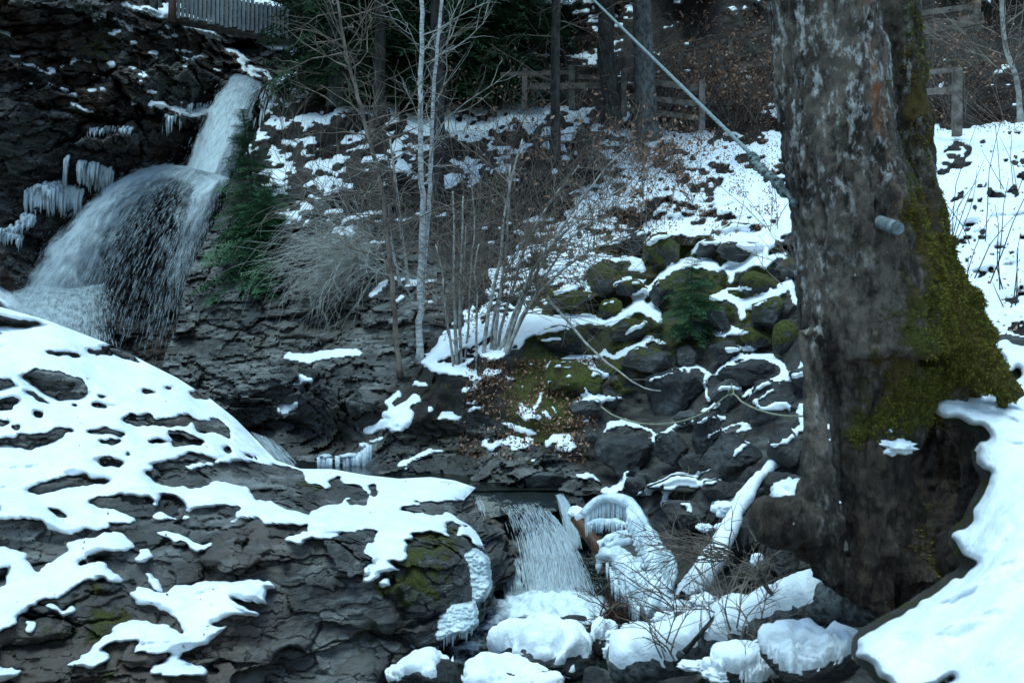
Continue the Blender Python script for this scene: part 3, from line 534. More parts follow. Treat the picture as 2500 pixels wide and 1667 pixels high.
cliffw = in_poly(U, V, [(380, 900), (430, 680), (540, 520), (700, 470), (900, 540), (1120, 660), (1090, 800), (1010, 900), (960, 960), (880, 1060), (1150, 1020), (1330, 1090), (1460, 1180), (1480, 1500), (900, 1760), (380, 1760)])
cliffw = gblur(cliffw * 1.0, 5)
hsn &= ~((cliffw > 0.6) & (V > 1200))
LH = relief(L0, V, ~hsn, 0.22, 1.6, 1 / 30.)
P = uv2p(U, V, np.exp(LH))
bankw = in_poly(U, V, [(1240, 760), (1330, 640), (1560, 560), (1960, 520), (2200, 900), (2200, 1760), (1250, 1760), (1450, 1180), (1450, 960), (1250, 960)])
bsm = gblur(bankw * 1.0, 6)
o1, j1, t1 = blocks(P, (0.9, 0.9, 2.6), 1, 0.05); o2, j2, t2 = blocks(P, (2.2, 2.2, 8.0), 4, 0.06); o3, j3, t3 = blocks(P, (6, 6, 20), 7, 0.06)
DH = np.exp(LH) - cliffw * (0.20 * o1 + 0.10 * o2 + 0.03 * o3 - 0.13 * j1 - 0.08 * j2 - 0.03 * j3 + 0.15 * fbm(P * 1.2, 4)) \
    - (1 - cliffw) * (0.30 * fbm(P * 0.9, 4) + 0.10 * fbm(P * 4, 3)) * sst(V, -100, 600)
DH0 = DH.copy(); DH = DH + 0.22 * bsm * (V > 600)      # crevices between the boulders lie deeper than the stones
toneH = 0.40 * t1 + 0.35 * t2 + 0.25 * t3
PH = uv2p(U, V, DH)
Px = np.concatenate([PH[:, :1] + np.array([-0.06 * i, 0.30 * i ** 1.3, 0]) for i in range(10, 0, -1)] + [PH], 1)
mossf = 0.55 * in_poly(U, V, [(1250, 520), (1900, 560), (1960, 900), (1700, 880), (1500, 1000), (1250, 1100)]) + 0.35 * in_poly(U, V, [(960, 880), (1300, 900), (1500, 1150), (950, 1150)])
mossf = gblur(mossf * 1.0, 6); 
lit = np.clip(gblur((1 - (cliffw > 0.5)) * (1 - 0.42 * bankw), 5), 0, 1) * 0.93
pad = ((0, 0), (10, 0))
hill = link('hillside', make_mesh('hillside', Px.reshape(-1, 3), quads(*Px.shape[:2]), {'moss': np.pad(mossf, pad, 'edge'), 'litter': np.pad(lit, pad, 'edge'), 'tone': np.pad(toneH, pad, 'edge')}, False), M['hill'])
tag(hill, 'hillside with layered cliff and leaf covered bank', 'hillside', kind='structure')
UH, VH = U, V
VS = vs
def hd(u, v):                         # depth of the hillside at a surveyed pixel
    j = np.clip(np.searchsorted(-VS, -v), 0, len(VS) - 1); l = interp_edge(LEDGE, VS[j])
    i = np.clip(np.searchsorted(us, (u - l) / (UR - l)), 0, len(us) - 1)
    return DH0[j, i]
def hp(u, v): return uv2p(u, v, hd(u, v))
# ================================================================== boulders
def ico(sub):
    bm = bmesh.new(); bmesh.ops.create_icosphere(bm, subdivisions=sub, radius=1)
    v = np.array([x.co[:] for x in bm.verts]); f = np.array([[x.index for x in q.verts] for q in bm.faces]); bm.free(); return v, f
ICO = {k: ico(k) for k in (2, 3, 4, 5)}
def boulder_shape(seed, sub=4, soft=9, planes=11, rough=1.0):
    r_ = np.random.default_rng(seed); v, f = ICO[sub]
    N = r_.normal(size=(planes, 3)); N /= np.linalg.norm(N, axis=1, keepdims=True); hh = r_.uniform(0.60, 1.0, planes)
    c = np.maximum(v @ N.T, 0.02) / hh
    r = 1 / (np.sum(c ** soft, 1) ** (1 / soft)); r = np.clip(r, 0.5, 1.2)
    r = r * (1 + rough * (0.09 * fbm(v * 1.7 + seed, 3) + 0.05 * fbm(v * 5 + seed, 3) + 0.025 * fbm(v * 14 + seed, 2)))
    p = v * r[:, None]; e = np.abs(p).max(0); return p / e, f
BV = []; BF = []; bn = 0
def boulder(u, v, w, h, label, moss=0.0, group='boulders on the bank', d=None, depthk=0.9, seed=None, rot=0.0, sub=4, mat='boulder', name='boulder', dd=0.0, blk=1.0, soft=18):
    """u,v: centre of the visible stone; w,h: size on the photo, turned into metres at its depth"""
    global bn
    seed = seed or int(u * 7 + v * 13) % 9973
    d = d if d is not None else hd(u, v) - px(h, hd(u, v)) * 0.12 + dd
    p, f = boulder_shape(seed, sub, soft, rough=0.4 + 0.6 * blk)
    a, c = px(w, d) / 2, px(h, d) / 2; b = min(a, c * 1.6) * depthk
    p = p * np.array([a, b, c])
    if rot: cr, sr = math.cos(rot), math.sin(rot); p = np.stack([p[:, 0] * cr - p[:, 2] * sr, p[:, 1], p[:, 0] * sr + p[:, 2] * cr], 1)
    ctr = uv2p(u, v, d); Wp = p + ctr
    o1, j1, t1 = blocks(Wp, (3.0, 3.0, 4.0), seed % 7 + 1); o2, j2, t2 = blocks(Wp, (9, 9, 12), seed % 5 + 2)
    Ws = Wp
    p = p * (1 + blk * (0.05 * o1 - 0.05 * j1 + 0.018 * o2 - 0.02 * j2))[:, None]; Wp = p + ctr; tone = 0.25 * t1 + 0.25 * t2 + 0.5 * ((seed * 37 % 100) / 100)
    mo = moss * np.clip(0.75 + 0.5 * p[:, 2] / c + 0.35 * fbm(Wp * 3, 2), 0, 1.2)
    base = ctr - np.array([0, 0, c]);
    o = link(name, make_mesh(name, p + np.array([0, 0, c]), f, {'moss': mo, 'litter': 0 * mo, 'tone': tone}, False), M[mat]); o.location = base
    tag(o, label, 'boulder', group)
    BV.append(Wp); BF.append(f + bn); bn += len(Wp)
    global WSM; WSM = Ws
    return o, Wp, f
def B7(x, y, w, h, label, moss=0.0, **k): (u, v, ww, hh), = c7((x, y, w, h)); return boulder(u, v, ww, hh, label, moss, **k)
B7(310, 900, 310, 240, 'large round boulder thickly covered in bright green moss, below the hazel stems', 1.0)
B7(480, 385, 195, 190, 'green mossy block above the snow band, left of the tallest mossy rock', 0.9)
B7(790, 250, 235, 215, 'tall mossy boulder with dark hollow on its left, above the little spruce', 0.85)
B7(320, 465, 260, 100, 'low mossy slab with a crooked snow line on top, left of the mossy block', 0.8)
B7(510, 530, 135, 110, 'small mossy stone with a dab of snow, at the bend of the snow band', 0.85)
B7(605, 425, 190, 90, 'flat mossy stone wedged right of the green mossy block', 0.8)
B7(595, 640, 210, 140, 'dark mossy boulder directly under the wide snow band', 0.6)
B7(660, 790, 350, 160, 'wide dark mossy boulder under a rising snow line, left of the little spruce foot', 0.5)
B7(290, 690, 330, 160, 'mossy rock ledge under the snow band beside the arching hazel stems', 0.55)
B7(830, 950, 400, 250, 'large dark angular boulder in the middle of the bank above the slack cord', 0.15)
B7(1190, 870, 360, 170, 'black wet boulder with blue sheen under an arch of snow', 0.05)
B7(905, 775, 150, 120, 'pale grey pointed stone just below the little spruce', 0.1)
B7(1095, 980, 190, 190, 'dark boulder under the knot of the slack cord', 0.1)
B7(1330, 1010, 300, 260, 'big black boulder with a hooked snow strip, beside the old tree', 0.05)
B7(570, 1275, 310, 280, 'big upright grey boulder standing at the stream edge by the small fall', 0.0, dd=-0.15, seed=77)
B7(810, 1235, 185, 185, 'rounded dark boulder touching the right side of the upright grey boulder', 0.0, dd=-0.1)
B7(985, 1190, 210, 270, 'tall blue grey boulder leaning between two darker ones', 0.0)
B7(1150, 1275, 340, 220, 'broad rough speckled boulder with a small snow fleck on its face', 0.1)
B7(1410, 1260, 210, 240, 'dark boulder with a snow hook on top, close to the old tree trunk', 0.1)
B7(615, 1430, 130, 140, 'small stone with snow on one shoulder in front of the upright grey boulder', 0.0, dd=-0.2)
B7(850, 1430, 330, 110, 'flat stone under two parallel snow strips above the ice arch', 0.1)
B7(1060, 1455, 210, 120, 'dark flat stone beside the dry grass tuft', 0.1)
B7(400, 1190, 95, 140, 'narrow upright dark stone with a tiny snow cap by the leafy bank', 0.05)
B7(1390, 1430, 230, 180, 'smooth dark boulder under the crossing twigs left of the trunk', 0.05)
B7(1290, 560, 210, 190, 'mossy boulder right of the little spruce under the rising snow band', 0.7)
B7(1395, 680, 140, 200, 'mossy boulder streaked with snow, touching the trunk edge', 0.6)
B7(1250, 400, 200, 130, 'low olive mossy boulder right of the little spruce tip', 0.75)
B7(1170, 235, 250, 120, 'brown mossy boulder framed by snow at the top of the bank', 0.4)
B7(1000, 225, 140, 100, 'small dark boulder under the thin snow arch above the little spruce', 0.4)
B7(1400, 330, 110, 130, 'mossy stone beside the trunk near the rope end', 0.7)
B7(620, 195, 160, 140, 'dark hollowed rock left of the tallest mossy rock', 0.3)
B7(765, 440, 130, 160, 'mossy stone left of the little spruce', 0.7)
B7(880, 1085, 120, 80, 'small smooth pale grey stone hanging above the slack cord dip', 0.0, dd=-0.2)
B7(375, 1050, 190, 140, 'dark boulder with one green moss patch and a thick snow lid', 0.45)
B7(1250, 690, 170, 140, 'olive mossy boulder below the rising snow band right of the spruce', 0.7)
B7(1090, 750, 170, 130, 'dark brown boulder with snow shelf right of the pale pointed stone', 0.3)
B7(1060, 590, 140, 120, 'dark boulder hidden at the right foot of the little spruce', 0.3)
B7(240, 1400, 440, 90, 'long flat grey rock lip beside the small waterfall', 0.05, depthk=0.6, d=9.15)
B7(900, 640, 220, 120, 'shadowed boulder directly beneath the little spruce', 0.3)
B7(480, 990, 130, 110, 'dark block between the mossy round boulder and the angular boulder', 0.15)
B7(1150, 120, 160, 80, 'brown mossy hump just below the clean snow field', 0.5)
B7(930, 1330, 170, 120, 'shadowed stone in the gap under the tall blue grey boulder', 0.0)
B7(700, 1390, 150, 90, 'shadowed stone between the upright boulder and the flat stone', 0.0)
B7(1480, 900, 130, 160, 'black block half behind the trunk', 0.1)
B7(1240, 1390, 150, 120, 'dark stone under the broad speckled boulder', 0.0)
for (x, y, w, h, lb) in [(1010, 960, 200, 210, 'dark round stone with a snow lump, in the hollow left of the trunk root'), (1150, 860, 200, 220, 'black wet stone in the hollow beside the trunk root'),
                         (1180, 985, 130, 90, 'small stone under a snow cap touching the fallen log'), (900, 760, 160, 160, 'shadowed stone behind the dry twigs'), (1060, 660, 120, 130, 'dark stone left of the sawn root end'),
                         (640, 640, 260, 200, 'brown bank stone behind the ice arch'), (330, 950, 150, 190, 'black wet stone in the foam below the ice arch')]:
    (u, v, ww, hh), = c8((x, y, w, h)); boulder(u, v, ww, hh, lb, 0.05)
# slab stone standing out of the left snow slope
(u, v, w, h), = c5((225, 388, 265, 120)); ob, Wp, f = boulder(u, v + 4, w, h, 'dark streaked stone breaking through the snow slope at left', 0.0, 'stones in the snow slope', d=10.0, seed=5, rot=-0.12, mat='slab')
# snow over bank and boulders together
bvh = BVHTree.FromPolygons([Vector(p) for p in np.concatenate(BV)], np.concatenate(BF).tolist())
dil = gblur(hsn.astype(float), 3) > 0.02
DC = DH.copy(); eye = Vector((0, 0, CZ))
for j, i in zip(*np.nonzero(dil & (UH > 1150) & (UH < 2150) & (VH > 480) & (VH < 1500))):
    dr = Vector((float((UH[j, i] - CX) / F), 1.0, float((CY - VH[j, i]) / F)))
    ln = dr.length; hit = bvh.ray_cast(eye, dr / ln)
    if hit[0] is not None: DC[j, i] = min(DC[j, i], hit[0].y)
sel = (gblur(hsn.astype(float), 3) > 0.02)
snow_sheet('snow_cover', UH, VH, DC, hsn, np.clip(0.0040 * DC, 0.02, 0.06), 'snow draped over the boulder bank, ledges and wooded hillside', 0.5, 0.75, 0.8)

# snow-capped stones along the lower pool
def snow_cap(parent, Wp, f, thick, lo, seed, name='snow_cap', mat='snow', dx=0.0):
    me = bpy.data.meshes.new('t'); me.from_pydata(Wp.tolist(), [], f.tolist()); me.update()
    nn = np.zeros((len(Wp), 3)); me.vertices.foreach_get('normal', flat := np.zeros(len(Wp) * 3)); nn = flat.reshape(-1, 3); bpy.data.meshes.remove(me)
    thick = thick + 0.02
    e = nn[:, 2] + dx * nn[:, 0] + 0.36 * fbm(Wp * 5 + seed, 3) + 0.22 * fbm(Wp * 17 + seed, 3) - lo
    hh = np.where(e > 0, thick * np.sqrt(np.clip(e * 1.6, 0, 1)) * (1 + 0.45 * fbm(Wp * 5, 3)), -0.05 * np.clip(-e * 4, 0, 1))
    Q = Wp + hh[:, None] * (0.5 * nn + np.array([0, 0, 0.7])); keep = (e[f].max(1) > -0.12)
    vv, ff, _ = compact(Q, f[keep]); o = bpy.data.objects.new(name, make_mesh(name, vv, ff)); col.objects.link(o); o.data.materials.append(M[mat])
    o.parent = parent; o.matrix_parent_inverse = Matrix.Translation(parent.location).inverted(); return o
def SB(x, y, w, h, d, label, thick, lo, cr=c6, dx=0.0, **k):
    (u, v, ww, hh), = cr((x, y, w, h)); o, Wp, f = boulder(u, v, ww, hh, label, d=d, group='stones along the lower pool', sub=5, blk=0.25, soft=4, **k)
    if thick: snow_cap(o, WSM, f, thick, lo, int(x), dx=dx)
    return o
SB(1035, 1470, 510, 290, 6.1, 'big stone under a thick dome of snow in the middle of the lower pool', 0.07, 0.38, dx=-0.55, seed=31, moss=0.2)
SB(560, 1560, 300, 200, 5.6, 'rounded grey stone with snow on its left half at the bottom edge', 0.04, 0.62, dx=-0.75, seed=45)
SB(960, 1575, 420, 130, 5.6, 'low stone under smooth snow at the bottom edge, in front of the snow dome', 0.045, 0.62, dx=-0.45, seed=9)
SB(1300, 1550, 190, 150, 5.6, 'bare brown stone at the bottom edge beside the log end', 0, 1, seed=14)
SB(1330, 1420, 120, 120, 6.2, 'small dark stone hung with ice between snow dome and log', 0.06, 0.25, seed=19)
SB(1205, 1310, 180, 70, 7.0, 'flat dark wet stone at the edge of the foam', 0, 1, seed=23)
SB(300, 1440, 300, 160, 5.2, 'mossy stone under the snowy lower bank in front of the log', 0.05, 0.6, cr=c8, seed=51) if False else None
SB(1290, 1370, 560, 260, 3.9, 'wide stone under a thick snow cover in front of the fallen log', 0.06, 0.40, cr=c8, seed=61)
SB(960, 1420, 300, 130, 4.2, 'low dark stone with snow sliver beneath the fallen log', 0.06, 0.2, cr=c8, seed=63)

# ---------------------------------------------------------------- near snow bank at right
nu, nv = 480, 360
U, V = np.meshgrid(np.linspace(2010, 3500, nu), np.linspace(1950, 800, nv))
FB = c10((1190, -20), (1280, 80), (1330, 150), (1230, 190), (1170, 220), (1060, 190), (1085, 150), (990, 125), (920, 250), (950, 310), (1050, 315), (1150, 380), (1190, 430), (1120, 440), (1120, 520), (1140, 575), (1210, 590), (1150, 640), (1110, 740), (1120, 790), (1075, 860), (1040, 880), (1000, 900), (1050, 930), (1072, 960), (1130, 1000), (1050, 1080), (900, 1170), (730, 1270), (590, 1360), (575, 1430), (640, 1500), (730, 1570), (800, 1640), (900, 1560), (1000, 1510), (990, 1580), (1000, 2200), (3400, 2200), (3400, -60))
wu_ = U + 14 * n2(U, V, 50, 71) + 9 * n2(U, V, 22, 72, 3); wv_ = V + 12 * n2(U, V, 50, 73) + 9 * n2(U, V, 22, 74, 3)
fm = in_poly(wu_, wv_, FB)
L0 = rbf([(2050, 1560, 3.05), (2150, 1650, 2.7), (2350, 1300, 3.55), (2300, 980, 4.2), (2500, 950, 4.4), (2450, 850, 4.8), (2500, 1200, 3.4), (2500, 1500, 2.6), (2300, 1500, 2.95), (2800, 1000, 4.2), (2800, 1500, 2.4), (2200, 1790, 2.4), (2600, 800, 5.0), (2240, 1350, 3.7), (3500, 900, 3.9), (3500, 1400, 2.4), (3500, 1900, 1.9), (2500, 1900, 2.0)], U, V)
D = np.exp(L0); P = uv2p(U, V, D)
D = D - 0.06 * fbm(P * 1.7, 2); fe = gblur(fm * 1.0, 6)
f = quads(nv, nu); kp = (fe.ravel()[f].max(1) > 0.15)
Dg = D + 0.05 + 0.25 * np.clip(0.6 - fe, 0, 1) ** 1.5
vv, ff, at = compact(uv2p(U, V, Dg).reshape(-1, 3), f[kp], {'moss': 0.45 + 0 * U, 'litter': 0.5 + 0 * U, 'tone': 0.4 + 0 * U})
tag(link('earth_bank', make_mesh('earth_bank', vv, ff, at), M['hill']), 'dark earth bank under the near snow at right', 'bank', kind='structure')
snow_sheet('snow_bank', U, V, gblur(D, 2.5), fm, 0.07, 'thick soft snow bank in the right foreground', 0.5, 0.6, 2.2)

# ================================================================== water
def water_mat(name, base, rough, sc, dist, stretch=None):
    m, nt, bs = newmat(name); geo = nt.nodes.new('ShaderNodeNewGeometry')
    bs.inputs['Base Color'].default_value = (*base, 1); bs.inputs['Roughness'].default_value = rough; bs.inputs['IOR'].default_value = 1.33
    n = bump(nt, noise(nt, geo.outputs['Position'], sc, 4, 0.6, stretch), dist, 0.6); nt.links.new(n, bs.inputs['Normal']); return m, nt, bs
M['pool'], nt, bs = water_mat('pool_water', (0.012, 0.015, 0.013), 0.06, 7, 0.03)
def foam_mat(name, base_alpha, noise_sc, stretch, lo, hi, colr=(0.78, 0.84, 0.87)):
    """white broken water: opaque foam where the noise is high, clear between"""
    m, nt, bs = newmat(name); geo = nt.nodes.new('ShaderNodeNewGeometry'); uvn = nt.nodes.new('ShaderNodeAttribute'); uvn.attribute_name = 'flow'
    n = noise(nt, uvn.outputs['Vector'], noise_sc, 5, 0.62, stretch)
    a = rampf(nt, mth(nt, 'ADD', n, mth(nt, 'SUBTRACT', attr(nt, 'dens'), 0.5)), lo, hi)
    a = mth(nt, 'MULTIPLY', a, base_alpha)
    bs.inputs['Base Color'].default_value = (*colr, 1); bs.inputs['Roughness'].default_value = 0.35
    nt.links.new(bump(nt, n, 0.04, 0.7), bs.inputs['Normal'])
    tr = nt.nodes.new('ShaderNodeBsdfTransparent'); mx = nt.nodes.new('ShaderNodeMixShader')
    nt.links.new(a, mx.inputs[0]); nt.links.new(tr.outputs[0], mx.inputs[1]); nt.links.new(bs.outputs[0], mx.inputs[2])
    nt.links.new(mx.outputs[0], nt.nodes['Material Output'].inputs['Surface']); return m
M['veil'] = foam_mat('falling_water', 0.62, 1.0, (8, 1.3, 1), 0.40, 0.85)
M['veil_far'] = foam_mat('tall_fall_water', 0.62, 1.0, (5.5, 5.0, 1), 0.34, 0.92, (0.62, 0.70, 0.74))
M['foam'] = foam_mat('foam', 0.95, 9.0, (1, 0.6, 1), 0.36, 0.80, (0.74, 0.81, 0.84))
def sheet_mesh(name, P, dens, flow, mat, parent=None):
    me = make_mesh(name, P.reshape(-1, 3), quads(*P.shape[:2]), {'dens': dens})
    at = me.attributes.new('flow', 'FLOAT_VECTOR', 'POINT'); at.data.foreach_set('vector', np.asarray(flow, np.float32).ravel())
    return link(name, me, mat, parent)
# pools
def pool(name, z, poly, label, amp):
    P = np.array(poly, float); x0, x1, y0, y1 = P[:, 0].min(), P[:, 0].max(), P[:, 1].min(), P[:, 1].max()
    X, Y = np.meshgrid(np.linspace(x0, x1, 160), np.linspace(y0, y1, 160)); Z = z + amp * fbm(np.stack([X * 3, Y * 3, 0 * X], -1), 4)
    m = in_poly(X, Y, poly); f = quads(160, 160); f = f[m.ravel()[f].any(1)]
    vv, ff, _ = compact(np.stack([X, Y, Z], -1).reshape(-1, 3), f); return tag(link(name, make_mesh(name, vv, ff), M['pool']), label, 'water', kind='structure')
pool('upper_pool', 0.66, [(-0.75, 8.95), (0.70, 8.95), (1.0, 9.6), (0.2, 10.2), (-2.6, 11.2), (-3.6, 13), (-4.4, 12.6), (-2.5, 9.9)], 'dark still pool above the small waterfall', 0.006)
pool('lower_pool', 0.02, [(-1.6, 3.0), (2.2, 3.0), (2.0, 6.5), (1.6, 8.6), (-1.2, 8.6), (-1.6, 6)], 'churning stream water below the small waterfall', 0.03)
# falls: strands follow ballistic lines between a lip curve and a landing curve
def lerp_poly(pts, s):
    P = np.array(pts, float); t = np.linspace(0, 1, len(P)); return np.stack([np.interp(s, t, P[:, k]) for k in range(P.shape[1])], -1)
def fall_path(a, b, n, shoot=0.35):
    t = np.linspace(0, 1, n)[:, None]; a = np.array(a); b = np.array(b)
    xy = a[:2] + (b[:2] - a[:2]) * t ** 0.9; z = a[2] + (b[2] - a[2]) * (shoot * t + (1 - shoot) * t * t)
    return np.concatenate([xy, z[:, :1]], 1)
def make_fall(root, lip, land, n_veil, n_str, densf0, shoot, rad, mat, ns=60, nt_=40, jit=0.03, seed=0, seglen=(0.1, 0.45)):
    r_ = np.random.default_rng(seed)
    densf = lambda s, t: densf0(s, t) * (0.35 + 0.65 * np.clip(np.minimum(s, 1 - s) / 0.10, 0, 1)) + 0 * t
    for k in range(n_veil):
        s = np.linspace(0, 1, ns); A = lerp_poly(lip, s); Bq = lerp_poly(land, s)
        off = (k - (n_veil - 1) / 2) * jit * 2
        G = np.stack([fall_path(a, b, nt_, shoot) for a, b in zip(A, Bq)], 1)      # (nt, ns, 3)
        tt = np.linspace(0, 1, nt_)[:, None] + 0 * s[None]; ss = s[None] + 0 * tt
        G = G + np.stack([0 * ss, off * (0.3 + tt), 0 * ss], -1) + 0.5 * jit * np.stack([fbm(G * 2 + k, 2), fbm(G * 2 + 9 + k, 3), 0 * ss], -1)
        sheet_mesh('water_veil', G, densf(ss, tt), np.stack([ss * 4 + k * 3.3, tt * 2.2, 0 * ss + k], -1), mat, root)
    mb = MB(); K = n_str; ss = r_.random(K); t0 = r_.random(K) ** 0.8 * 0.95; dd = densf(ss, t0); ok = r_.random(K) < dd * 1.3; ss, t0 = ss[ok], t0[ok]; K = len(ss)
    A = lerp_poly(lip, ss); Bq = lerp_poly(land, ss); t1 = np.minimum(1, t0 + r_.uniform(*seglen, K)); tt = t0[:, None] + (t1 - t0)[:, None] * np.linspace(0, 1, 6)[None]
    xy = A[:, None, :2] + (Bq - A)[:, None, :2] * (tt ** 0.9)[..., None]; z = A[:, None, 2] + (Bq - A)[:, None, 2] * (shoot * tt + (1 - shoot) * tt * tt)
    q = np.concatenate([xy, z[..., None]], -1) + r_.normal(0, jit, (K, 1, 3)) * (0.3 + tt[..., None])
    mb.tubes(q, rad * r_.uniform(0.4, 1.3, (K, 1)) * np.array([0.2, 0.9, 1, 1, 0.7, 0.15])[None], 3)
    o = mb.build('water_strands', M['strand'], root); return o
m, nt, bs = newmat('water_strands'); bs.inputs['Base Color'].default_value = (0.72, 0.79, 0.82, 1); bs.inputs['Roughness'].default_value = 0.25
tr = nt.nodes.new('ShaderNodeBsdfTransparent'); mx = nt.nodes.new('ShaderNodeMixShader'); mx.inputs[0].default_value = 0.6
nt.links.new(tr.outputs[0], mx.inputs[1]); nt.links.new(bs.outputs[0], mx.inputs[2]); nt.links.new(mx.outputs[0], nt.nodes['Material Output'].inputs['Surface']); M['strand'] = m
def U3(cr, *p):                           # surveyed points (x, y, depth) of a crop
    return [uv2p(*(cr((x, y))[0]), d) for x, y, d in p]
# tall fall
root = empty('waterfall', uv2p(300, 850, 20)); tag(root, 'tall white waterfall fanning down the dark gorge', 'waterfall', kind='structure')
def band(x, c, w): return np.exp(-((x - c) / w) ** 2)
make_fall(root, U3(c1, (1058, 335, 24.6), (1100, 345, 24.5), (1150, 362, 24.5), (1190, 380, 24.6)), U3(c1, (860, 770, 22.4), (915, 780, 22.2), (970, 790, 22.0), (1018, 800, 22.0)), 4, 2600,
          lambda s, t: 0.72 - 0.25 * s * (1 - t) + 0.1 * t, 0.75, 0.003, M['veil_far'], jit=0.13, seed=1, seglen=(0.02, 0.06))
make_fall(root, U3(c1, (1180, 370, 24.5), (1250, 385, 24.6)), U3(c1, (1080, 560, 23.6), (1240, 600, 23.9)), 1, 160, lambda s, t: 0.30 + 0 * s, 0.6, 0.018, M['veil_far'], jit=0.08, seed=2)
make_fall(root, U3(c1, (690, 755, 22.0), (760, 745, 22.1), (850, 755, 22.2), (930, 770, 22.0), (985, 790, 21.9), (1030, 800, 21.9)),
          U3(c1, (170, 1300, 20.2), (270, 1330, 20.0), (400, 1400, 19.8), (520, 1560, 19.6), (700, 1600, 19.8), (840, 1500, 20.4)), 5, 11000,
          lambda s, t: np.clip(0.80 * band(s, 0.02, 0.30) * (1 - 0.25 * t) + 0.62 * band(s, 0.93, 0.18) * (1 - 0.8 * t) + 0.30 * band(t, 0.05, 0.22) + 0.20, 0.05, 0.9), 0.42, 0.0026, M['veil_far'], 90, 60, 0.16, 3, (0.01, 0.05))
make_fall(root, U3(c1, (80, 1295, 20.0), (200, 1290, 19.8), (330, 1300, 19.6), (500, 1270, 19.9)), U3(c1, (60, 1400, 18.2), (200, 1480, 18.0), (360, 1560, 18.0), (470, 1580, 18.3)), 4, 2600,
          lambda s, t: 0.74 - 0.30 * s + 0 * t, 0.5, 0.004, M['veil_far'], jit=0.16, seed=4, seglen=(0.02, 0.08))
r_ = np.random.default_rng(77); mb = MB()
def specks(mb, cr, ctr, spread, n, size, r_):
    for (x, y, d), k in ctr:
        P_ = uv2p(*cr((x, y))[0], d) + r_.normal(0, 1, (int(n * k), 3)) * np.array(spread); sz = size * r_.uniform(0.3, 1.2, (len(P_), 1)); a_ = r_.normal(size=P_.shape); a_ /= np.linalg.norm(a_, axis=1, keepdims=True); b_ = np.cross(a_, r_.normal(size=P_.shape)); b_ /= np.linalg.norm(b_, axis=1, keepdims=True); c_ = np.cross(a_, b_)
        v_ = np.stack([P_ + a_ * sz, P_ + b_ * sz, P_ - (a_ + b_) * sz * 0.6, P_ + c_ * sz], 1).reshape(-1, 3); i_ = np.arange(len(P_))[:, None] * 4
        mb.add(v_, t=np.concatenate([i_ + np.array([[0, 1, 2]]), i_ + np.array([[0, 3, 1]]), i_ + np.array([[1, 3, 2]]), i_ + np.array([[2, 3, 0]])]))
specks(mb, c1, [((160, 1330, 19.6), 1), ((260, 1380, 19.2), 1), ((330, 1450, 18.8), 1), ((430, 1200, 20.6), 0.6), ((300, 1180, 20.8), 0.8), ((500, 900, 21.6), 0.6), ((620, 800, 22), 0.6), ((950, 780, 22), 0.5), ((1000, 600, 22.8), 0.4), ((850, 1050, 21.4), 0.5)], (0.42, 0.3, 0.34), 700, 0.010, r_)
o = mb.build('spray', M['strand'], root); o['kind'] = 'stuff'
# chute between the cliffs
root = empty('chute', uv2p(700, 1120, 10.4)); tag(root, 'narrow white chute of water sliding behind the snow slab', 'water', kind='structure')
make_fall(root, U3(c5, (985, 570, 11.6), (1070, 600, 11.6)), U3(c5, (1080, 690, 10.6), (1175, 712, 10.4)), 2, 250, lambda s, t: 0.62 - 0.2 * s + 0 * t, 0.8, 0.004, M['veil'], jit=0.02, seed=5)
# small fall
root = empty('small_waterfall', uv2p(1290, 1480, 7.9)); tag(root, 'small waterfall spilling over a dark rock step into foam', 'waterfall', kind='structure')
lipA = U3(c12, (590, 470, 8.72), (680, 452, 8.72), (780, 440, 8.72), (880, 445, 8.70), (960, 480, 8.66), (1030, 560, 8.55))
lanA = U3(c12, (840, 1270, 7.95), (900, 1290, 7.85), (1000, 1290, 7.8), (1130, 1270, 7.8), (1260, 1230, 7.85), (1390, 1200, 7.9))
make_fall(root, lipA, lanA, 2, 3400, lambda s, t: np.clip(0.26 + 0.42 * t + 0.08 * s - 0.30 * band(s, 0.1, 0.18) * band(t, 0.45, 0.25), 0.1, 0.9), 0.25, 0.0019, M['veil'], jit=0.022, seed=6, seglen=(0.04, 0.16))
make_fall(root, U3(c12, (480, 720, 8.5), (590, 730, 8.5)), U3(c12, (520, 960, 8.2), (640, 950, 8.2)), 2, 700, lambda s, t: 0.44 + 0 * s + 0 * t, 0.4, 0.0022, M['veil'], jit=0.015, seed=7)
make_fall(root, U3(c12, (560, 930, 8.25), (660, 920, 8.2), (760, 900, 8.2), (860, 920, 8.2)), U3(c12, (650, 1370, 7.85), (720, 1380, 7.8), (840, 1330, 7.8), (960, 1290, 7.8)), 2, 1800, lambda s, t: 0.46 - 0.25 * band(s, 0.75, 0.15) + 0 * t, 0.4, 0.0022, M['veil'], jit=0.02, seed=8, seglen=(0.06, 0.25))
make_fall(root, U3(c12, (1060, 380, 8.75), (1110, 365, 8.75), (1150, 400, 8.72)), U3(c12, (1180, 820, 8.3), (1230, 830, 8.3), (1270, 820, 8.3)), 2, 900, lambda s, t: 0.66 - 0.28 * t + 0 * s, 0.3, 0.002, M['veil'], jit=0.012, seed=9)
make_fall(root, U3(c12, (370, 400, 8.75), (420, 410, 8.75)), U3(c12, (400, 500, 8.6), (500, 690, 8.5)), 1, 90, lambda s, t: 0.42 + 0 * s + 0 * t, 0.5, 0.002, M['veil'], jit=0.012, seed=10)
make_fall(root, U3(c12, (900, 850, 8.1), (1020, 840, 8.1), (1140, 830, 8.15), (1260, 900, 8.15)), U3(c12, (880, 1290, 7.6), (1050, 1310, 7.5), (1250, 1280, 7.55), (1400, 1240, 7.7)), 2, 1800, lambda s, t: 0.30 + 0.28 * t - 0.1 * s, 0.5, 0.0024, M['veil'], jit=0.03, seed=12, seglen=(0.05, 0.2))
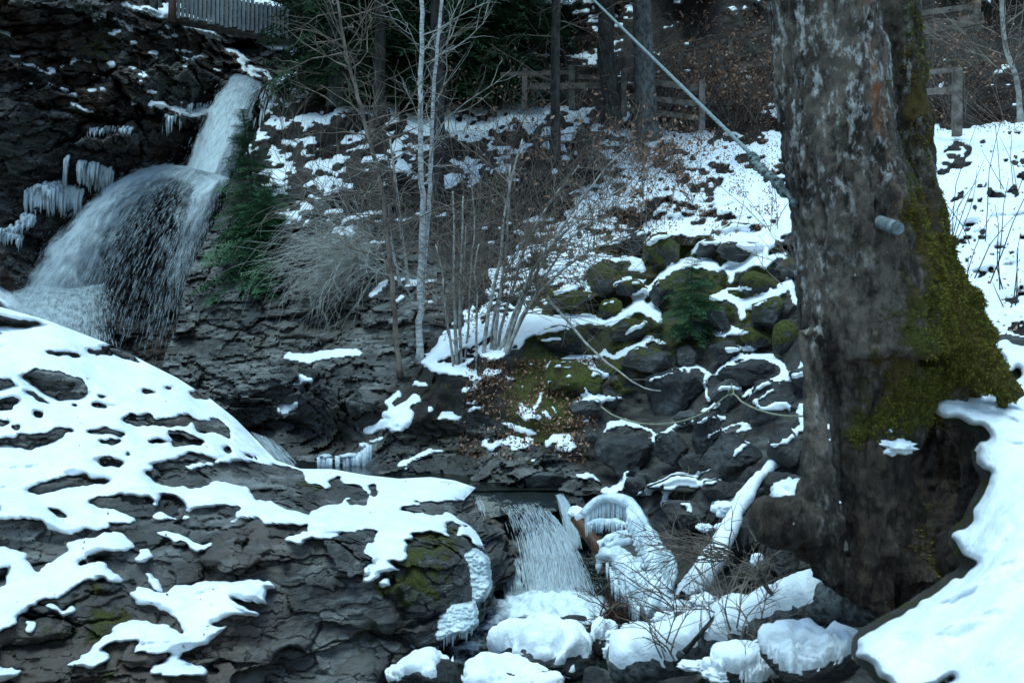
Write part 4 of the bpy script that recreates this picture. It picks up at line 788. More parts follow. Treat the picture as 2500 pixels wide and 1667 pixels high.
mb = MB(); specks(mb, c12, [((700, 1330, 7.8), 1), ((900, 1250, 7.8), 1), ((1100, 1200, 7.8), 1), ((1300, 1150, 7.8), 1), ((650, 950, 8.1), 0.6), ((1200, 950, 8.0), 0.8), ((1000, 900, 8.1), 0.5)], (0.11, 0.08, 0.10), 500, 0.0035, r_)
o = mb.build('spray', M['strand'], root); o['kind'] = 'stuff'
# smooth dark tongue of water sliding over the lip
A = np.array([(x, y, 0.662) for x, y in ((-0.62, 8.98), (-0.3, 9.05), (0.05, 9.1), (0.4, 9.08), (0.66, 9.0))]); Bq = np.array(U3(c12, (330, 600, 8.74), (560, 560, 8.72), (760, 520, 8.68), (980, 560, 8.62), (1150, 480, 8.70)))
s = np.linspace(0, 1, 50); G = np.stack([lerp_poly(A, s) * (1 - t) + lerp_poly(Bq, s) * t + np.array([0, 0, 0.045]) * math.sin(math.pi * t) for t in np.linspace(0, 1, 24)], 0)
G[..., 2] += 0.008 * fbm(G * 6, 3)
link('water_tongue', make_mesh('water_tongue', G.reshape(-1, 3), quads(24, 50)), M['pool'], root)
# foam on the lower pool
X, Y = np.meshgrid(np.linspace(-0.75, 1.15, 150), np.linspace(5.4, 8.15, 200)); q = np.stack([X * 5, Y * 5, 0 * X], -1)
uu = CX + F * X / Y; vv_ = CY + F * (CZ - 0.05) / Y
dn = 1.15 * np.exp(-(((uu - 1340) / 135) ** 2 + ((vv_ - 1480) / 48) ** 2)) + 0.62 * np.exp(-(((uu - 1130) / 75) ** 2 + ((vv_ - 1600) / 55) ** 2)) + 0.5 * np.exp(-(((uu - 1440) / 90) ** 2 + ((vv_ - 1500) / 30) ** 2)) + 0.40 * np.exp(-(((uu - 1190) / 40) ** 2 + ((vv_ - 1530) / 50) ** 2))
Z = 0.04 + 0.05 * np.clip(dn, 0, 1) * (0.6 + fbm(q * 2.2, 4)); Pm = np.stack([X, Y, Z], -1)
o = sheet_mesh('foam', Pm, np.clip(dn, 0, 1) - 0.05, Pm, M['foam']); tag(o, 'white foam churning at the foot of the small waterfall', 'foam', kind='stuff')
# ================================================================== plants, fences, tree, logs, ice
def simple_mat(name, a, b, sc=8, rough=0.8, stretch=None, bd=0.01, bs_=0.6, spec=0.3):
    m, nt, bs = newmat(name); geo = nt.nodes.new('ShaderNodeNewGeometry')
    n = noise(nt, geo.outputs['Position'], sc, 6, 0.65, stretch)
    nt.links.new(mixc(nt, rampf(nt, n, 0.32, 0.68), a, b), bs.inputs['Base Color'])
    bs.inputs['Roughness'].default_value = rough; bs.inputs['Specular IOR Level'].default_value = spec
    nt.links.new(bump(nt, n, bd, bs_), bs.inputs['Normal']); return m
def island_mat(name, cols, rough=0.8, trans=None):       # each loose leaf or needle spray gets a tone of its own
    m, nt, bs = newmat(name); geo = nt.nodes.new('ShaderNodeNewGeometry'); cr = nt.nodes.new('ShaderNodeValToRGB')
    nt.links.new(geo.outputs['Random Per Island'], cr.inputs[0]); e = cr.color_ramp.elements
    e[0].color = (*cols[0], 1); e[1].color = (*cols[-1], 1)
    for i, c in enumerate(cols[1:-1]): e.new((i + 1) / (len(cols) - 1)).color = (*c, 1)
    nt.links.new(cr.outputs[0], bs.inputs['Base Color']); bs.inputs['Roughness'].default_value = rough; bs.inputs['Specular IOR Level'].default_value = 0.2
    return m
M['birch'] = simple_mat('birch_bark', (0.17, 0.165, 0.155), (0.58, 0.57, 0.55), 14, 0.7, (1, 1, 2.2))
M['hazel'] = simple_mat('hazel_bark', (0.12, 0.11, 0.095), (0.40, 0.375, 0.33), 9, 0.7, (1, 1, 1.5))
M['darkbark'] = simple_mat('dark_bark', (0.012, 0.011, 0.010), (0.065, 0.055, 0.048), 10, 0.85, (1, 1, 0.5), 0.03)
M['sprucebark'] = simple_mat('spruce_bark', (0.035, 0.033, 0.030), (0.15, 0.145, 0.14), 12, 0.85, (1, 1, 0.5), 0.03)
M['twig'] = simple_mat('twig_bark', (0.07, 0.050, 0.038), (0.24, 0.185, 0.145), 5, 0.8)
M['frost'] = simple_mat('pale_twig', (0.26, 0.245, 0.21), (0.55, 0.53, 0.48), 5, 0.8)
M['wood'] = simple_mat('weathered_wood', (0.06, 0.046, 0.038), (0.20, 0.165, 0.14), 6, 0.85, (1, 1, 1), 0.01)
M['paling'] = simple_mat('grey_paling', (0.14, 0.15, 0.155), (0.26, 0.28, 0.28), 6, 0.85, (1, 1, 0.4), 0.01)
M['needle'] = island_mat('needles', [(0.018, 0.038, 0.020), (0.035, 0.072, 0.034), (0.060, 0.11, 0.045)], 0.6)
M['needle_young'] = island_mat('young_needles', [(0.020, 0.055, 0.022), (0.035, 0.095, 0.040), (0.055, 0.13, 0.055)], 0.55)
M['leaf'] = island_mat('dead_leaves', [(0.045, 0.021, 0.012), (0.13, 0.062, 0.036), (0.26, 0.13, 0.078), (0.42, 0.25, 0.17)], 0.7)
M['grass'] = simple_mat('dry_grass', (0.20, 0.15, 0.09), (0.36, 0.29, 0.19), 20)
def ice_mat():
    m, nt, bs = newmat('ice'); geo = nt.nodes.new('ShaderNodeNewGeometry'); p = geo.outputs['Position']
    nt.links.new(mixc(nt, rampf(nt, noise(nt, p, 6, 5, 0.6, (1, 1, 0.4)), 0.35, 0.65), (0.46, 0.55, 0.58), (0.80, 0.85, 0.87)), bs.inputs['Base Color'])
    bs.inputs['Roughness'].default_value = 0.22; bs.inputs['Specular IOR Level'].default_value = 0.5; bs.inputs['Transmission Weight'].default_value = 0.12
    nt.links.new(bump(nt, noise(nt, p, 26, 5, 0.6), 0.02, 0.7), bs.inputs['Normal']); return m
M['ice'] = ice_mat()
R_ = np.random.default_rng(5)
def smooth_path(pts, n):
    P = np.array(pts, float); t = np.r_[0, np.cumsum(np.linalg.norm(np.diff(P, axis=0), axis=1))]; t /= t[-1]
    Q = np.vstack([2 * P[0] - P[1], P, 2 * P[-1] - P[-2]]); tt = np.linspace(0, 1, n); i = np.clip(np.searchsorted(t, tt, 'right') - 1, 0, len(P) - 2)
    f = ((tt - t[i]) / (t[i + 1] - t[i] + 1e-9))[:, None]; a, b, c, d = Q[i], Q[i + 1], Q[i + 2], Q[i + 3]
    return 0.5 * (2 * b + (c - a) * f + (2 * a - 5 * b + 4 * c - d) * f ** 2 + (3 * b - a - 3 * c + d) * f ** 3)
def unit(v): v = np.asarray(v, float); return v / (np.linalg.norm(v) + 1e-9)
def twig(mb, p, d, L, r, lev, r_, droop=0.0, kids=4, spread=0.8, wig=0.18, sides=4, tips=None):
    n = 6 if lev else 5; q = [np.array(p)]; d = unit(d)
    for k in range(n - 1):
        d = unit(d + r_.normal(0, wig, 3) + np.array([0, 0, -droop])); q.append(q[-1] + d * L / (n - 1))
    q = np.array(q); mb.tube(q, np.linspace(r, max(r * 0.35, 0.0012), n), sides if lev else 3, False)
    if tips is not None: tips.extend([q[-1], q[-2], q[len(q) // 2]])
    if lev:
        for k in range(kids):
            f = r_.uniform(0.2, 0.98); i = min(int(f * (n - 1)), n - 2); b = q[i] + (q[i + 1] - q[i]) * (f * (n - 1) - i)
            t = unit(q[i + 1] - q[i]); s = unit(np.cross(t, r_.normal(size=3)))
            twig(mb, b, t + s * spread, L * r_.uniform(0.35, 0.65) * (1.1 - 0.5 * f), r * 0.5, lev - 1, r_, droop, kids, spread, wig, sides, tips)
def stem_thing(name, label, cat, mat, stems, group=None, br=None, seed=1, bmat=None, basepart='stem'):
    """stems: list of (list of (u,v), depth or list, base width px, tip width px); br: dict of side-branch settings"""
    r_ = np.random.default_rng(seed); base = None; parts = []; tips = []
    for pts, d, w0, w1 in stems:
        ds = np.broadcast_to(np.asarray(d, float), (len(pts),)); P = np.array([uv2p(a, b, e) for (a, b), e in zip(pts, ds)])
        n = max(10, 4 * len(pts)); Q = smooth_path(P, n); L = np.linalg.norm(Q[-1] - Q[0])
        Q[1:-1] += r_.normal(0, 0.0025 * L, (n - 2, 3)) * 0.5
        rad = np.linspace(px(w0, ds.mean()) / 2, px(w1, ds.mean()) / 2, n); rad[0] *= 1.35; rad[1] *= 1.12
        parts.append((Q, rad))
        if base is None: base = Q[0]
    e = empty(name, base); tag(e, label, cat, group)
    for Q, rad in parts: mb = MB(); mb.tube(Q, rad, 8); mb.build(basepart, mat, e)
    if br:
        mb = MB()
        for Q, rad in parts:
            n = len(Q)
            for k in range(br['n']):
                f = r_.uniform(br.get('lo', 0.2), 1.0) * (n - 1.01); i = int(f); b = Q[i] + (Q[i + 1] - Q[i]) * (f - i); t = unit(Q[i + 1] - Q[i])
                s = r_.normal(size=3); s[1] *= 0.6; s = unit(np.cross(t, s)); s[2] += br.get('rise', 0.2)
                twig(mb, b, t * br.get('along', 0.4) + s, br['L'] * r_.uniform(0.5, 1.2) * (1.15 - 0.5 * f / n), min(rad[i] * 0.5, br['r']), br.get('lev', 1), r_, br.get('droop', 0), br.get('kids', 4), br.get('spread', 0.8), br.get('wig', 0.15), 4, tips)
        mb.build('branches', bmat or mat, e)
    return e, tips
def leaves(mb, pts, size, r_, jit=0.05):
    c = np.asarray(pts) + r_.normal(0, jit, (len(pts), 3)); N = lambda x: x / (np.linalg.norm(x, axis=1, keepdims=True) + 1e-9)
    a = N(r_.normal(size=c.shape)); b = N(np.cross(a, r_.normal(size=c.shape))); n = np.cross(a, b); s = size * r_.uniform(0.6, 1.3, (len(c), 1))
    v = np.stack([c - a * s, c - b * s * 0.5 + n * s * 0.18, c + a * s, c + b * s * 0.5 + n * s * 0.18], 1).reshape(-1, 3); i = np.arange(len(c))[:, None] * 4
    mb.add(v, t=np.concatenate([i + np.array([[0, 1, 2]]), i + np.array([[0, 2, 3]])]))
def D1(*p): return [(a * 1.06293, b * 1.06293) for a, b in p]

# ---- thin pale trunks in the middle
b0 = hp(1020, 888)[1]
stem_thing('birch_tree', 'pair of pale slender trunks rising together to the top of the frame', 'tree', M['birch'],
           [(D1((962, 835), (964, 740), (966, 600), (972, 470), (966, 330), (968, 160), (969, 0), (970, -160)), b0, 17, 9), (D1((968, 700), (975, 600), (985, 470), (990, 350), (996, 200), (1008, 80), (1014, 0), (1024, -140)), b0 + 0.12, 12, 7)],
           br=dict(n=15, L=1.3, r=0.009, lev=1, lo=0.35, kids=6, rise=0.1, along=0.5, wig=0.2), seed=3, bmat=M['hazel'], basepart='trunk')
b1 = hp(978, 925)[1]
stem_thing('sapling', 'dark leaning sapling with grey lower stem left of the pale pair', 'tree', M['twig'],
           [(D1((920, 868), (908, 760), (900, 640), (888, 540), (880, 460), (855, 350), (828, 240), (800, 140), (780, 40), (768, -60)), b1, 14, 6)], br=dict(n=40, L=1.6, r=0.010, lev=1, lo=0.3, kids=6, wig=0.2, rise=0.0), seed=4, basepart='trunk', bmat=M['twig'])
stem_thing('sapling', 'thin grey stem standing on the cliff ledge between the pale pair and the leaning sapling', 'tree', M['hazel'],
           [(D1((938, 665), (930, 590), (918, 500), (908, 410), (896, 320)), 14.8, 11, 5), (D1((920, 660), (905, 590), (895, 520), (893, 470)), 14.7, 9, 4)], br=dict(n=22, L=1.3, r=0.008, lev=1, kids=5), seed=5, basepart='trunk', bmat=M['twig'])
# ---- hazel clumps
hz = hp(1160, 895)[1]
stem_thing('hazel_shrub', 'clump of straight thin pale hazel stems on the snowy ledge right of the pale pair', 'shrub', M['hazel'],
           [(D1((1050, 862), (1046, 760), (1042, 640), (1043, 540), (1040, 440)), hz, 10, 4), (D1((1060, 862), (1056, 750), (1058, 640), (1062, 540), (1064, 450)), hz + .1, 9, 4), (D1((1048, 862), (1034, 780), (1024, 700), (1015, 620), (1000, 560)), hz, 7, 3), (D1((1095, 858), (1094, 760), (1096, 680), (1090, 620), (1100, 560)), hz, 7, 3),
            (D1((1043, 865), (1035, 790), (1020, 690), (1018, 640)), hz - .1, 5, 3), (D1((1062, 862), (1075, 760), (1080, 640), (1090, 520), (1084, 430)), hz + .15, 6, 3), (D1((1050, 863), (1060, 740), (1066, 620), (1070, 520)), hz + .2, 5, 3)],
           br=dict(n=12, L=1.0, r=0.006, lev=1, kids=5, lo=0.35), seed=6, bmat=M['twig'])
stem_thing('hazel_shrub', 'tall hazel stems leaning slightly right beside the snowy stool', 'shrub', M['hazel'],
           [(D1((1108, 862), (1116, 760), (1128, 690), (1150, 590), (1160, 490), (1175, 410), (1200, 320)), hz - .05, 11, 4), (D1((1135, 858), (1138, 770), (1148, 680), (1162, 580), (1168, 480), (1172, 380)), hz, 10, 4), (D1((1130, 860), (1128, 800), (1140, 700), (1176, 600), (1230, 520)), hz + .1, 8, 3)],
           br=dict(n=16, L=1.2, r=0.007, lev=1, kids=5, lo=0.3), seed=7, bmat=M['twig'])
stem_thing('hazel_shrub', 'fan of hazel stems arching far to the right over the snow band', 'shrub', M['hazel'],
           [(D1((1140, 852), (1160, 780), (1190, 700), (1230, 610), (1290, 540), (1370, 470), (1450, 420)), [hz, hz, hz - .1, hz - .2, hz - .3, hz - .3, hz - .3], 12, 3), (D1((1146, 852), (1172, 770), (1200, 690), (1246, 600), (1300, 510), (1380, 400), (1440, 340)), hz - .1, 11, 3),
            (D1((1150, 852), (1180, 770), (1216, 700), (1270, 640), (1350, 580), (1430, 545)), hz - .2, 10, 3), (D1((1156, 850), (1186, 760), (1240, 660), (1275, 600), (1330, 530), (1400, 500)), hz - .15, 10, 3), (D1((1142, 852), (1150, 760), (1180, 660), (1210, 560), (1260, 470), (1330, 380)), hz + .1, 9, 3)],
           br=dict(n=26, L=1.1, r=0.006, lev=1, kids=6, lo=0.3), seed=8, bmat=M['twig'])
# ---- trunks on the slope above
TALL = []
def trunk(name, label, pts, d, w0, w1, mat, seed, n=16, L=1.6):
    e, _ = stem_thing(name, label, 'tree', M[mat], [(D1(*pts), d, w0, w1)], br=dict(n=n, L=L, r=0.012, lev=1, lo=0.1, kids=5, droop=0.05, rise=-0.1), seed=seed, basepart='trunk', bmat=M['twig'], group='trunks on the wooded slope')
    u, v = D1(pts[-1])[0]; TALL.append((e, uv2p(u, v, d), px(w1, d) / 2, seed)); return e
trunk('spruce_tree', 'thick grey trunk beside the picket fence at the top', [(778, 245), (776, 120), (772, 0), (768, -200)], hd(825, 262), 50, 44, 'sprucebark', 20)
trunk('spruce_tree', 'thin dark straight trunk with knobbly bark in front of the rail fence', [(1276, 385), (1275, 250), (1276, 100), (1277, -150)], hd(1356, 405), 25, 20, 'darkbark', 21, 20)
trunk('maple_tree', 'mossy crooked trunk just left of the thick grey trunk near the cable', [(1412, 300), (1404, 230), (1392, 130), (1392, 40), (1390, -150)], hd(1500, 318), 44, 38, 'darkbark', 22)
trunk('spruce_tree', 'thick grey spruce trunk crossed by the cable', [(1493, 330), (1484, 230), (1478, 100), (1473, 0), (1468, -160)], hd(1585, 345), 56, 40, 'sprucebark', 23)
trunk('spruce_tree', 'short dark trunk between the leaning sapling and the pale pair', [(872, 290), (872, 200), (874, 60), (872, -160)], hd(927, 305), 30, 24, 'darkbark', 24)
trunk('spruce_tree', 'dark trunk partly hidden behind the pale pair', [(1000, 470), (1004, 330), (1004, 200), (1006, -160)], hd(1066, 470), 38, 28, 'darkbark', 25)
trunk('spruce_tree', 'slim dark trunk at the very top between fence and leaning sapling', [(706, 200), (706, 100), (700, -150)], 27.0, 26, 22, 'darkbark', 26)
trunk('spruce_tree', 'shadowed trunk in the conifers at top centre', [(1130, 235), (1128, 100), (1130, -150)], 25.5, 24, 20, 'darkbark', 27)
# ---- conifers
def spray(r_, L=1.0, n=13):             # a flat drooping branch along +x with needle-covered side shoots
    mb = MB(); x = np.linspace(0, L, 8); z = -0.22 * x ** 2 / L; ax = np.stack([x, 0 * x, z], 1); mb.tube(ax, np.linspace(0.012, 0.003, 8) * L, 3, False)
    for i in range(n):
        f = 0.12 + 0.86 * i / (n - 1); p = np.array([f * L, 0, -0.22 * f * f * L])
        for s in (-1, 1):
            l = L * (0.42 * (1 - f) + 0.10) * r_.uniform(0.7, 1.15); dr = unit([0.75, s * 0.9, -0.18 + r_.normal(0, 0.12)]); m = max(3, int(l / L * 16))
            for k in range(m):
                c = p + dr * l * (k + 0.5) / m; c[2] -= 0.10 * l * ((k + .5) / m) ** 2
                for a in (-1, 1):
                    nd_ = unit(dr * 0.7 + np.array([0, 0, 0.35]) * r_.normal() + np.cross(dr, [0, 0, 1]) * a * 0.8); e = c + nd_ * L * 0.075 * r_.uniform(0.7, 1.3); w = np.cross(nd_, [0.2, 0.1, 1]); w = unit(w) * L * 0.012
                    mb.add([c - w, c + w, e], t=[[0, 1, 2]])
    v = np.concatenate(mb.v); return v, np.concatenate(mb.q), np.concatenate(mb.t)
SPR = [spray(np.random.default_rng(40 + k), 1.0, 11 + k) for k in range(4)]
def put_spray(mb, p, az, pitch, L, roll, r_):
    v, q, t = SPR[r_.integers(4)]; v = v * L
    cr, sr = math.cos(roll), math.sin(roll); v = np.stack([v[:, 0], v[:, 1] * cr - v[:, 2] * sr, v[:, 1] * sr + v[:, 2] * cr], 1)
    cp, sp = math.cos(pitch), math.sin(pitch); v = np.stack([v[:, 0] * cp - v[:, 2] * sp, v[:, 1], v[:, 0] * sp + v[:, 2] * cp], 1)
    ca, sa = math.cos(az), math.sin(az); v = np.stack([v[:, 0] * ca - v[:, 1] * sa, v[:, 0] * sa + v[:, 1] * ca, v[:, 2]], 1)
    mb.add(v + p, q, t)
def conifer(label, base, top, rad, n, mat, seed, group=None, lo=0.05, pitch=(-0.35, 0.35), name='spruce_tree', power=1.0, trunk_r=None):
    r_ = np.random.default_rng(seed); base = np.array(base); top = np.array(top); Hh = np.linalg.norm(top - base)
    e = empty(name, base); tag(e, label, 'tree', group)
    mb = MB(); mb.tube(np.linspace(base, top, 8), np.linspace(trunk_r or Hh * 0.018, Hh * 0.003, 8), 7); mb.build('trunk', M['darkbark'], e)
    mb = MB()
    for k in range(n):
        f = lo + (1 - lo) * r_.random() ** power; p = base + (top - base) * f; L = rad * (1.06 - f) * r_.uniform(0.65, 1.15) + 0.06 * rad
        put_spray(mb, p, r_.uniform(0, 2 * math.pi), pitch[0] + (pitch[1] - pitch[0]) * f + r_.normal(0, 0.1), L, r_.normal(0, 0.3), r_)
    mb.build('crown', M[mat], e); return e
for e_, p_, r0_, sd_ in TALL:            # the trunks go on above the frame; unseen crowns added there shade the slope
    r_ = np.random.default_rng(sd_ + 500); mb = MB(); top = p_ + np.array([0, 0, 13.0]); mb.tube(np.linspace(p_ - [0, 0, .2], top, 6), np.linspace(r0_, 0.02, 6), 7); mb.build('upper_trunk', M['sprucebark'], e_); mb = MB()
    for k in range(45):
        f = r_.random() ** 1.2; put_spray(mb, p_ + (top - p_) * (0.04 + 0.95 * f), r_.uniform(0, 6.28), -0.3 + 0.4 * f, 3.0 * (1.1 - f) * r_.uniform(0.7, 1.15), r_.normal(0, 0.3), r_)
    mb.build('crown', M['needle'], e_)
d_ = hd(1690, 790) - 0.25
conifer('little dark green spruce growing between the mossy boulders', uv2p(1685, 812, d_), uv2p(1690, 620, d_ + 0.05), px(105, d_), 150, 'needle_young', 51, power=0.9)
conifer('narrow green spruce clinging to the cliff edge beside the tall waterfall', uv2p(640, 640, 16.9), uv2p(592, 268, 17.6), px(125, 17), 300, 'needle_young', 52, power=0.85, lo=0.0)
conifer('low spreading spruce on the cliff edge under the narrow one', uv2p(660, 650, 16.2), uv2p(640, 470, 16.4), px(165, 16.4), 200, 'needle_young', 53, lo=0.0)
for k, (u, dd, r0, n, lb) in enumerate([(880, 24.0, 2.6, 260, 'dark spruce hanging its branches over the leaning sapling top'), (1060, 23.3, 2.7, 290, 'dark spruce behind the pale pair at top centre'), (1180, 24.0, 2.6, 260, 'dark spruce left of the thin knobbly trunk'),
                                        (1320, 26, 2.1, 90, 'dark spruce above the rail fence behind the knobbly trunk'), (730, 29, 2.0, 70, 'dark spruce behind the picket fence end'), (1660, 27, 1.9, 50, 'dark spruce up the slope right of the cable')]):
    b = uv2p(u, 235 if k < 5 else 100, dd); conifer(lb, b, b + np.array([0, 0, 8.5]), r0, n, 'needle', 60 + k, 'dark spruces on the wooded slope', lo=0.12 if k < 3 else 0.2, pitch=(-0.45, 0.1), trunk_r=0.13, power=1.6)
# ---- pale drooping bush on the cliff
r_ = np.random.default_rng(71); c0 = uv2p(900, 640, 15.0); e = empty('drooping_bush', c0); tag(e, 'pale grey bush of drooping bare twigs hanging on the layered cliff', 'bush'); mb = MB()
for k in range(170):
    p = c0 + r_.normal(0, 0.12, 3); twig(mb, p, [-0.8 + r_.normal(0, .6), -0.35 + r_.normal(0, .35), 0.5 + r_.normal(0, .5)], r_.uniform(0.5, 1.8), 0.005, 1, r_, 0.20, 6, 0.8, 0.2)
mb.build('twigs', M['frost'], e)
# ---- brushwood over the slope: many bare shrubs, each a thing
def brush(u, v, label, n, L, mat='twig', leafn=0, seed=0, dirx=0.0, up=1.0, r=0.006, lev=1, group='bare shrubs on the slope', spreadx=0.5, d=None, kids=5, lsize=0.042, droop=0.0):
    r_ = np.random.default_rng(seed + int(u)); d = d or hd(u, v); p0 = uv2p(u, v, d - 0.05); e = empty('bare_shrub', p0); tag(e, label, 'shrub', group); mb = MB(); tips = []
    for k in range(n):
        twig(mb, p0 + r_.normal(0, 0.08, 3) * np.array([2, 1, 0.3]), [dirx + r_.normal(0, spreadx), r_.normal(0, 0.4) - 0.1, up], L * r_.uniform(0.6, 1.2), r, lev, r_, droop, kids, 0.7, 0.13, 4, tips)
    mb.build('twigs', M[mat], e)
    if leafn:
        lb = MB(); idx = r_.integers(0, len(tips), leafn); leaves(lb, [tips[i] for i in idx], lsize, r_, 0.06); lb.build('leaves', M['leaf'], e)
    return e
for i, (u, v, n, L, lf, dx, lb) in enumerate([
    (700, 470, 9, 1.5, 0, -0.2, 'tangled bare shrub on the rock above the narrow spruce'), (770, 540, 9, 1.6, 0, 0.2, 'bare shrub on the cliff top under the snow cushions'), (840, 480, 8, 1.5, 0, -0.3, 'bare shrub left of the leaning sapling midway up the slope'),
    (700, 330, 8, 1.8, 0, 0.1, 'bare shrub beside the top of the tall waterfall'), (930, 560, 9, 1.5, 0, -0.4, 'grey bare shrub between leaning sapling and pale pair'), (1090, 620, 12, 1.6, 0, 0.2, 'dark bare shrub right of the pale pair'),
    (1170, 560, 12, 1.7, 0, 0.1, 'dark bare thicket in the middle of the slope'), (1250, 600, 12, 1.6, 30, 0.3, 'brown twiggy thicket left of the speckled snow'), (1130, 720, 10, 1.4, 0, 0.1, 'thin bare shrub in the hollow behind the straight hazel stems'),
    (1300, 500, 12, 1.5, 60, 0.2, 'brown shrub with few leaves below the knobbly trunk'), (1400, 460, 12, 1.4, 80, 0.3, 'brown leafy thicket below the crooked trunk'), (1470, 420, 12, 1.3, 90, 0.2, 'brown leafy thicket at the crooked trunk foot'),
    (1540, 400, 12, 1.3, 110, 0.0, 'brown leafy shrub at the foot of the thick grey trunk'), (1430, 560, 12, 1.4, 60, 0.5, 'twiggy shrub arching over the upper snow band'), (1500, 520, 12, 1.4, 110, 0.3, 'brown leafy twigs over the speckled snow, lower'),
    (1580, 480, 10, 1.3, 130, 0.1, 'brown leafy twigs over the speckled snow, upper'), (1640, 440, 9, 1.2, 130, 0.0, 'brown beech twigs standing in the speckled snow'), (1700, 500, 8, 1.2, 100, -0.1, 'beech sapling with brown leaves left of the clean snow field'),
    (1600, 340, 10, 1.5, 160, 0.2, 'brown beech sprouts right of the thick grey trunk'), (1700, 330, 12, 1.6, 420, 0.1, 'bushy brown beech below the upper handrail'), (1790, 320, 12, 1.7, 460, 0.0, 'dense brown beech in front of the right-hand fence'),
    (1850, 300, 12, 1.7, 420, 0.1, 'dense brown beech beside the old tree'), (1760, 240, 9, 1.6, 320, 0.0, 'brown beech below the upper handrail posts'), (1420, 260, 8, 1.5, 160, 0.0, 'brown beech between the knobbly and crooked trunks'),
    (1340, 380, 10, 1.2, 60, 0.0, 'brown shrub at the foot of the knobbly trunk'), (1230, 440, 10, 1.3, 20, 0.0, 'brown shrub left of the knobbly trunk foot'), (1120, 470, 10, 1.4, 0, 0.1, 'grey brown shrub right of the hidden dark trunk'),
    (2330, 300, 10, 2.0, 120, -0.3, 'tangle of bare branches behind the fence post at right'), (2440, 310, 10, 2.2, 100, -0.4, 'tangle of bare branches at the right edge above the snow'), (2480, 200, 9, 2.4, 100, -0.5, 'tangle of bare branches in the upper right corner'),
    (1240, 330, 9, 1.5, 120, 0.1, 'brown shrub under the rail fence left of the knobbly trunk'), (1100, 330, 9, 1.4, 60, 0.0, 'brown shrub behind the pale pair at the slope edge'), (860, 380, 9, 1.6, 0, 0.2, 'bare shrub in the snow left of the hidden dark trunk'), (1640, 260, 10, 1.8, 260, 0.0, 'brown beech at the foot of the upper handrail'),
    (1880, 180, 10, 1.8, 300, -0.2, 'brown beech thicket between handrail and old tree'), (1500, 180, 9, 1.8, 200, 0.2, 'brown thicket behind the thick grey trunk'), (2280, 240, 10, 1.8, 260, 0.2, 'brown beech thicket behind the right-hand post'), (2400, 200, 10, 2.0, 240, 0.0, 'brown beech thicket in the upper right'), (1600, 560, 9, 0.9, 120, -0.2, 'brown leafy twigs just above the mossy boulders'), (1380, 640, 9, 1.2, 60, 0.3, 'brown twigs over the snow left of the mossy slab'),
    (1980, 300, 10, 1.8, 260, 0.0, 'brown beech behind the upper stem of the old tree'), (2090, 310, 10, 1.8, 200, 0.1, 'brown beech hidden behind the old tree'), (2700, 320, 9, 2.0, 120, 0.0, 'bare thicket on the snow slope edge beyond the right edge'),
    (1900, 560, 6, 0.9, 0, -0.2, 'thin twigs in the snow beside the old trunk below the rope'), (1960, 690, 6, 0.8, 0, -0.4, 'dry twigs hanging by the old trunk over mossy stones')]):
    brush(u, v, lb, n, L, 'twig', lf, 100 + i, dx)
stem_thing('sapling', 'slim bare tree rising at the right edge behind the fence', 'tree', M['hazel'], [(D1((2345, 280), (2335, 180), (2310, 110), (2300, 0), (2295, -120)), 16.5, 14, 9)], br=dict(n=24, L=1.8, r=0.01, lev=1, kids=6), seed=31, basepart='trunk', bmat=M['twig'])
for i, (u, v, n, L, lb) in enumerate([(2350, 608, 10, 1.35, 'clump of thin upright dark shoots in the right-hand snow slope'), (2310, 690, 4, 1.0, 'few dark sticks close to the old trunk in the right-hand snow'), (2480, 480, 5, 1.2, 'sparse dark shoots near the right edge in the snow'), (2490, 700, 4, 0.9, 'leaning dark sticks at the right edge in the snow'), (2430, 770, 5, 0.5, 'small dark twig lying in the snow right of the mossy root')]):
    brush(u, v, lb, n, L, 'darkbark', 0, 200 + i, 0.05, 1.0, 0.007, 0, 'dark shoots in the right-hand snow', 0.12)
# thin branch crossing the mossy boulders
stem_thing('fallen_branch', 'thin pale branch lying diagonally across the mossy boulders', 'branch', M['hazel'], [(c7((180, 480), (280, 590), (420, 750), (560, 860), (660, 930), (760, 950)), [11.3, 11.0, 10.5, 10.2, 10.0, 9.9], 9, 3)], br=dict(n=12, L=0.6, r=0.004, lev=1), seed=33, basepart='limb', bmat=M['twig'])
# ---- leaf litter on the bank
lb = MB(); r_ = np.random.default_rng(90)
Wt = np.zeros(UH.shape)
for poly, w in [([(1150, 880), (1480, 880), (1440, 1140), (1120, 1120)], 1.4), ([(1300, 560), (1500, 400), (1600, 310), (1900, 310), (1900, 560), (1500, 640), (1300, 760)], 1.6), ([(1550, 120), (1950, 60), (1950, 330), (1550, 330)], 2.2), ([(2180, 150), (2500, 150), (2500, 330), (2180, 330)], 1.6), ([(1150, 300), (1560, 300), (1500, 480), (1200, 620)], 0.7), ([(1000, 700), (1300, 600), (1250, 800), (1100, 850)], 0.8), ([(640, 0), (1550, 0), (1550, 250), (640, 250)], 0.25)]:
    Wt = np.maximum(Wt, in_poly(UH, VH, poly) * w)
Wt = (Wt * np.clip(0.6 + n2(UH, VH, 40, 95), 0, 2)).ravel(); ids = r_.choice(Wt.size, 22000, p=Wt / Wt.sum()); Pf = PH.reshape(-1, 3)[ids] + np.stack([r_.normal(0, .03, 22000), -0.02 - 0.04 * r_.random(22000), 0.02 + 0.03 * r_.random(22000)], 1)
leaves(lb, Pf, 0.021, r_, 0.01); o = lb.build('leaf_litter', M['leaf']); tag(o, 'brown dead beech leaves scattered over the bank and slope', 'leaves', kind='stuff')

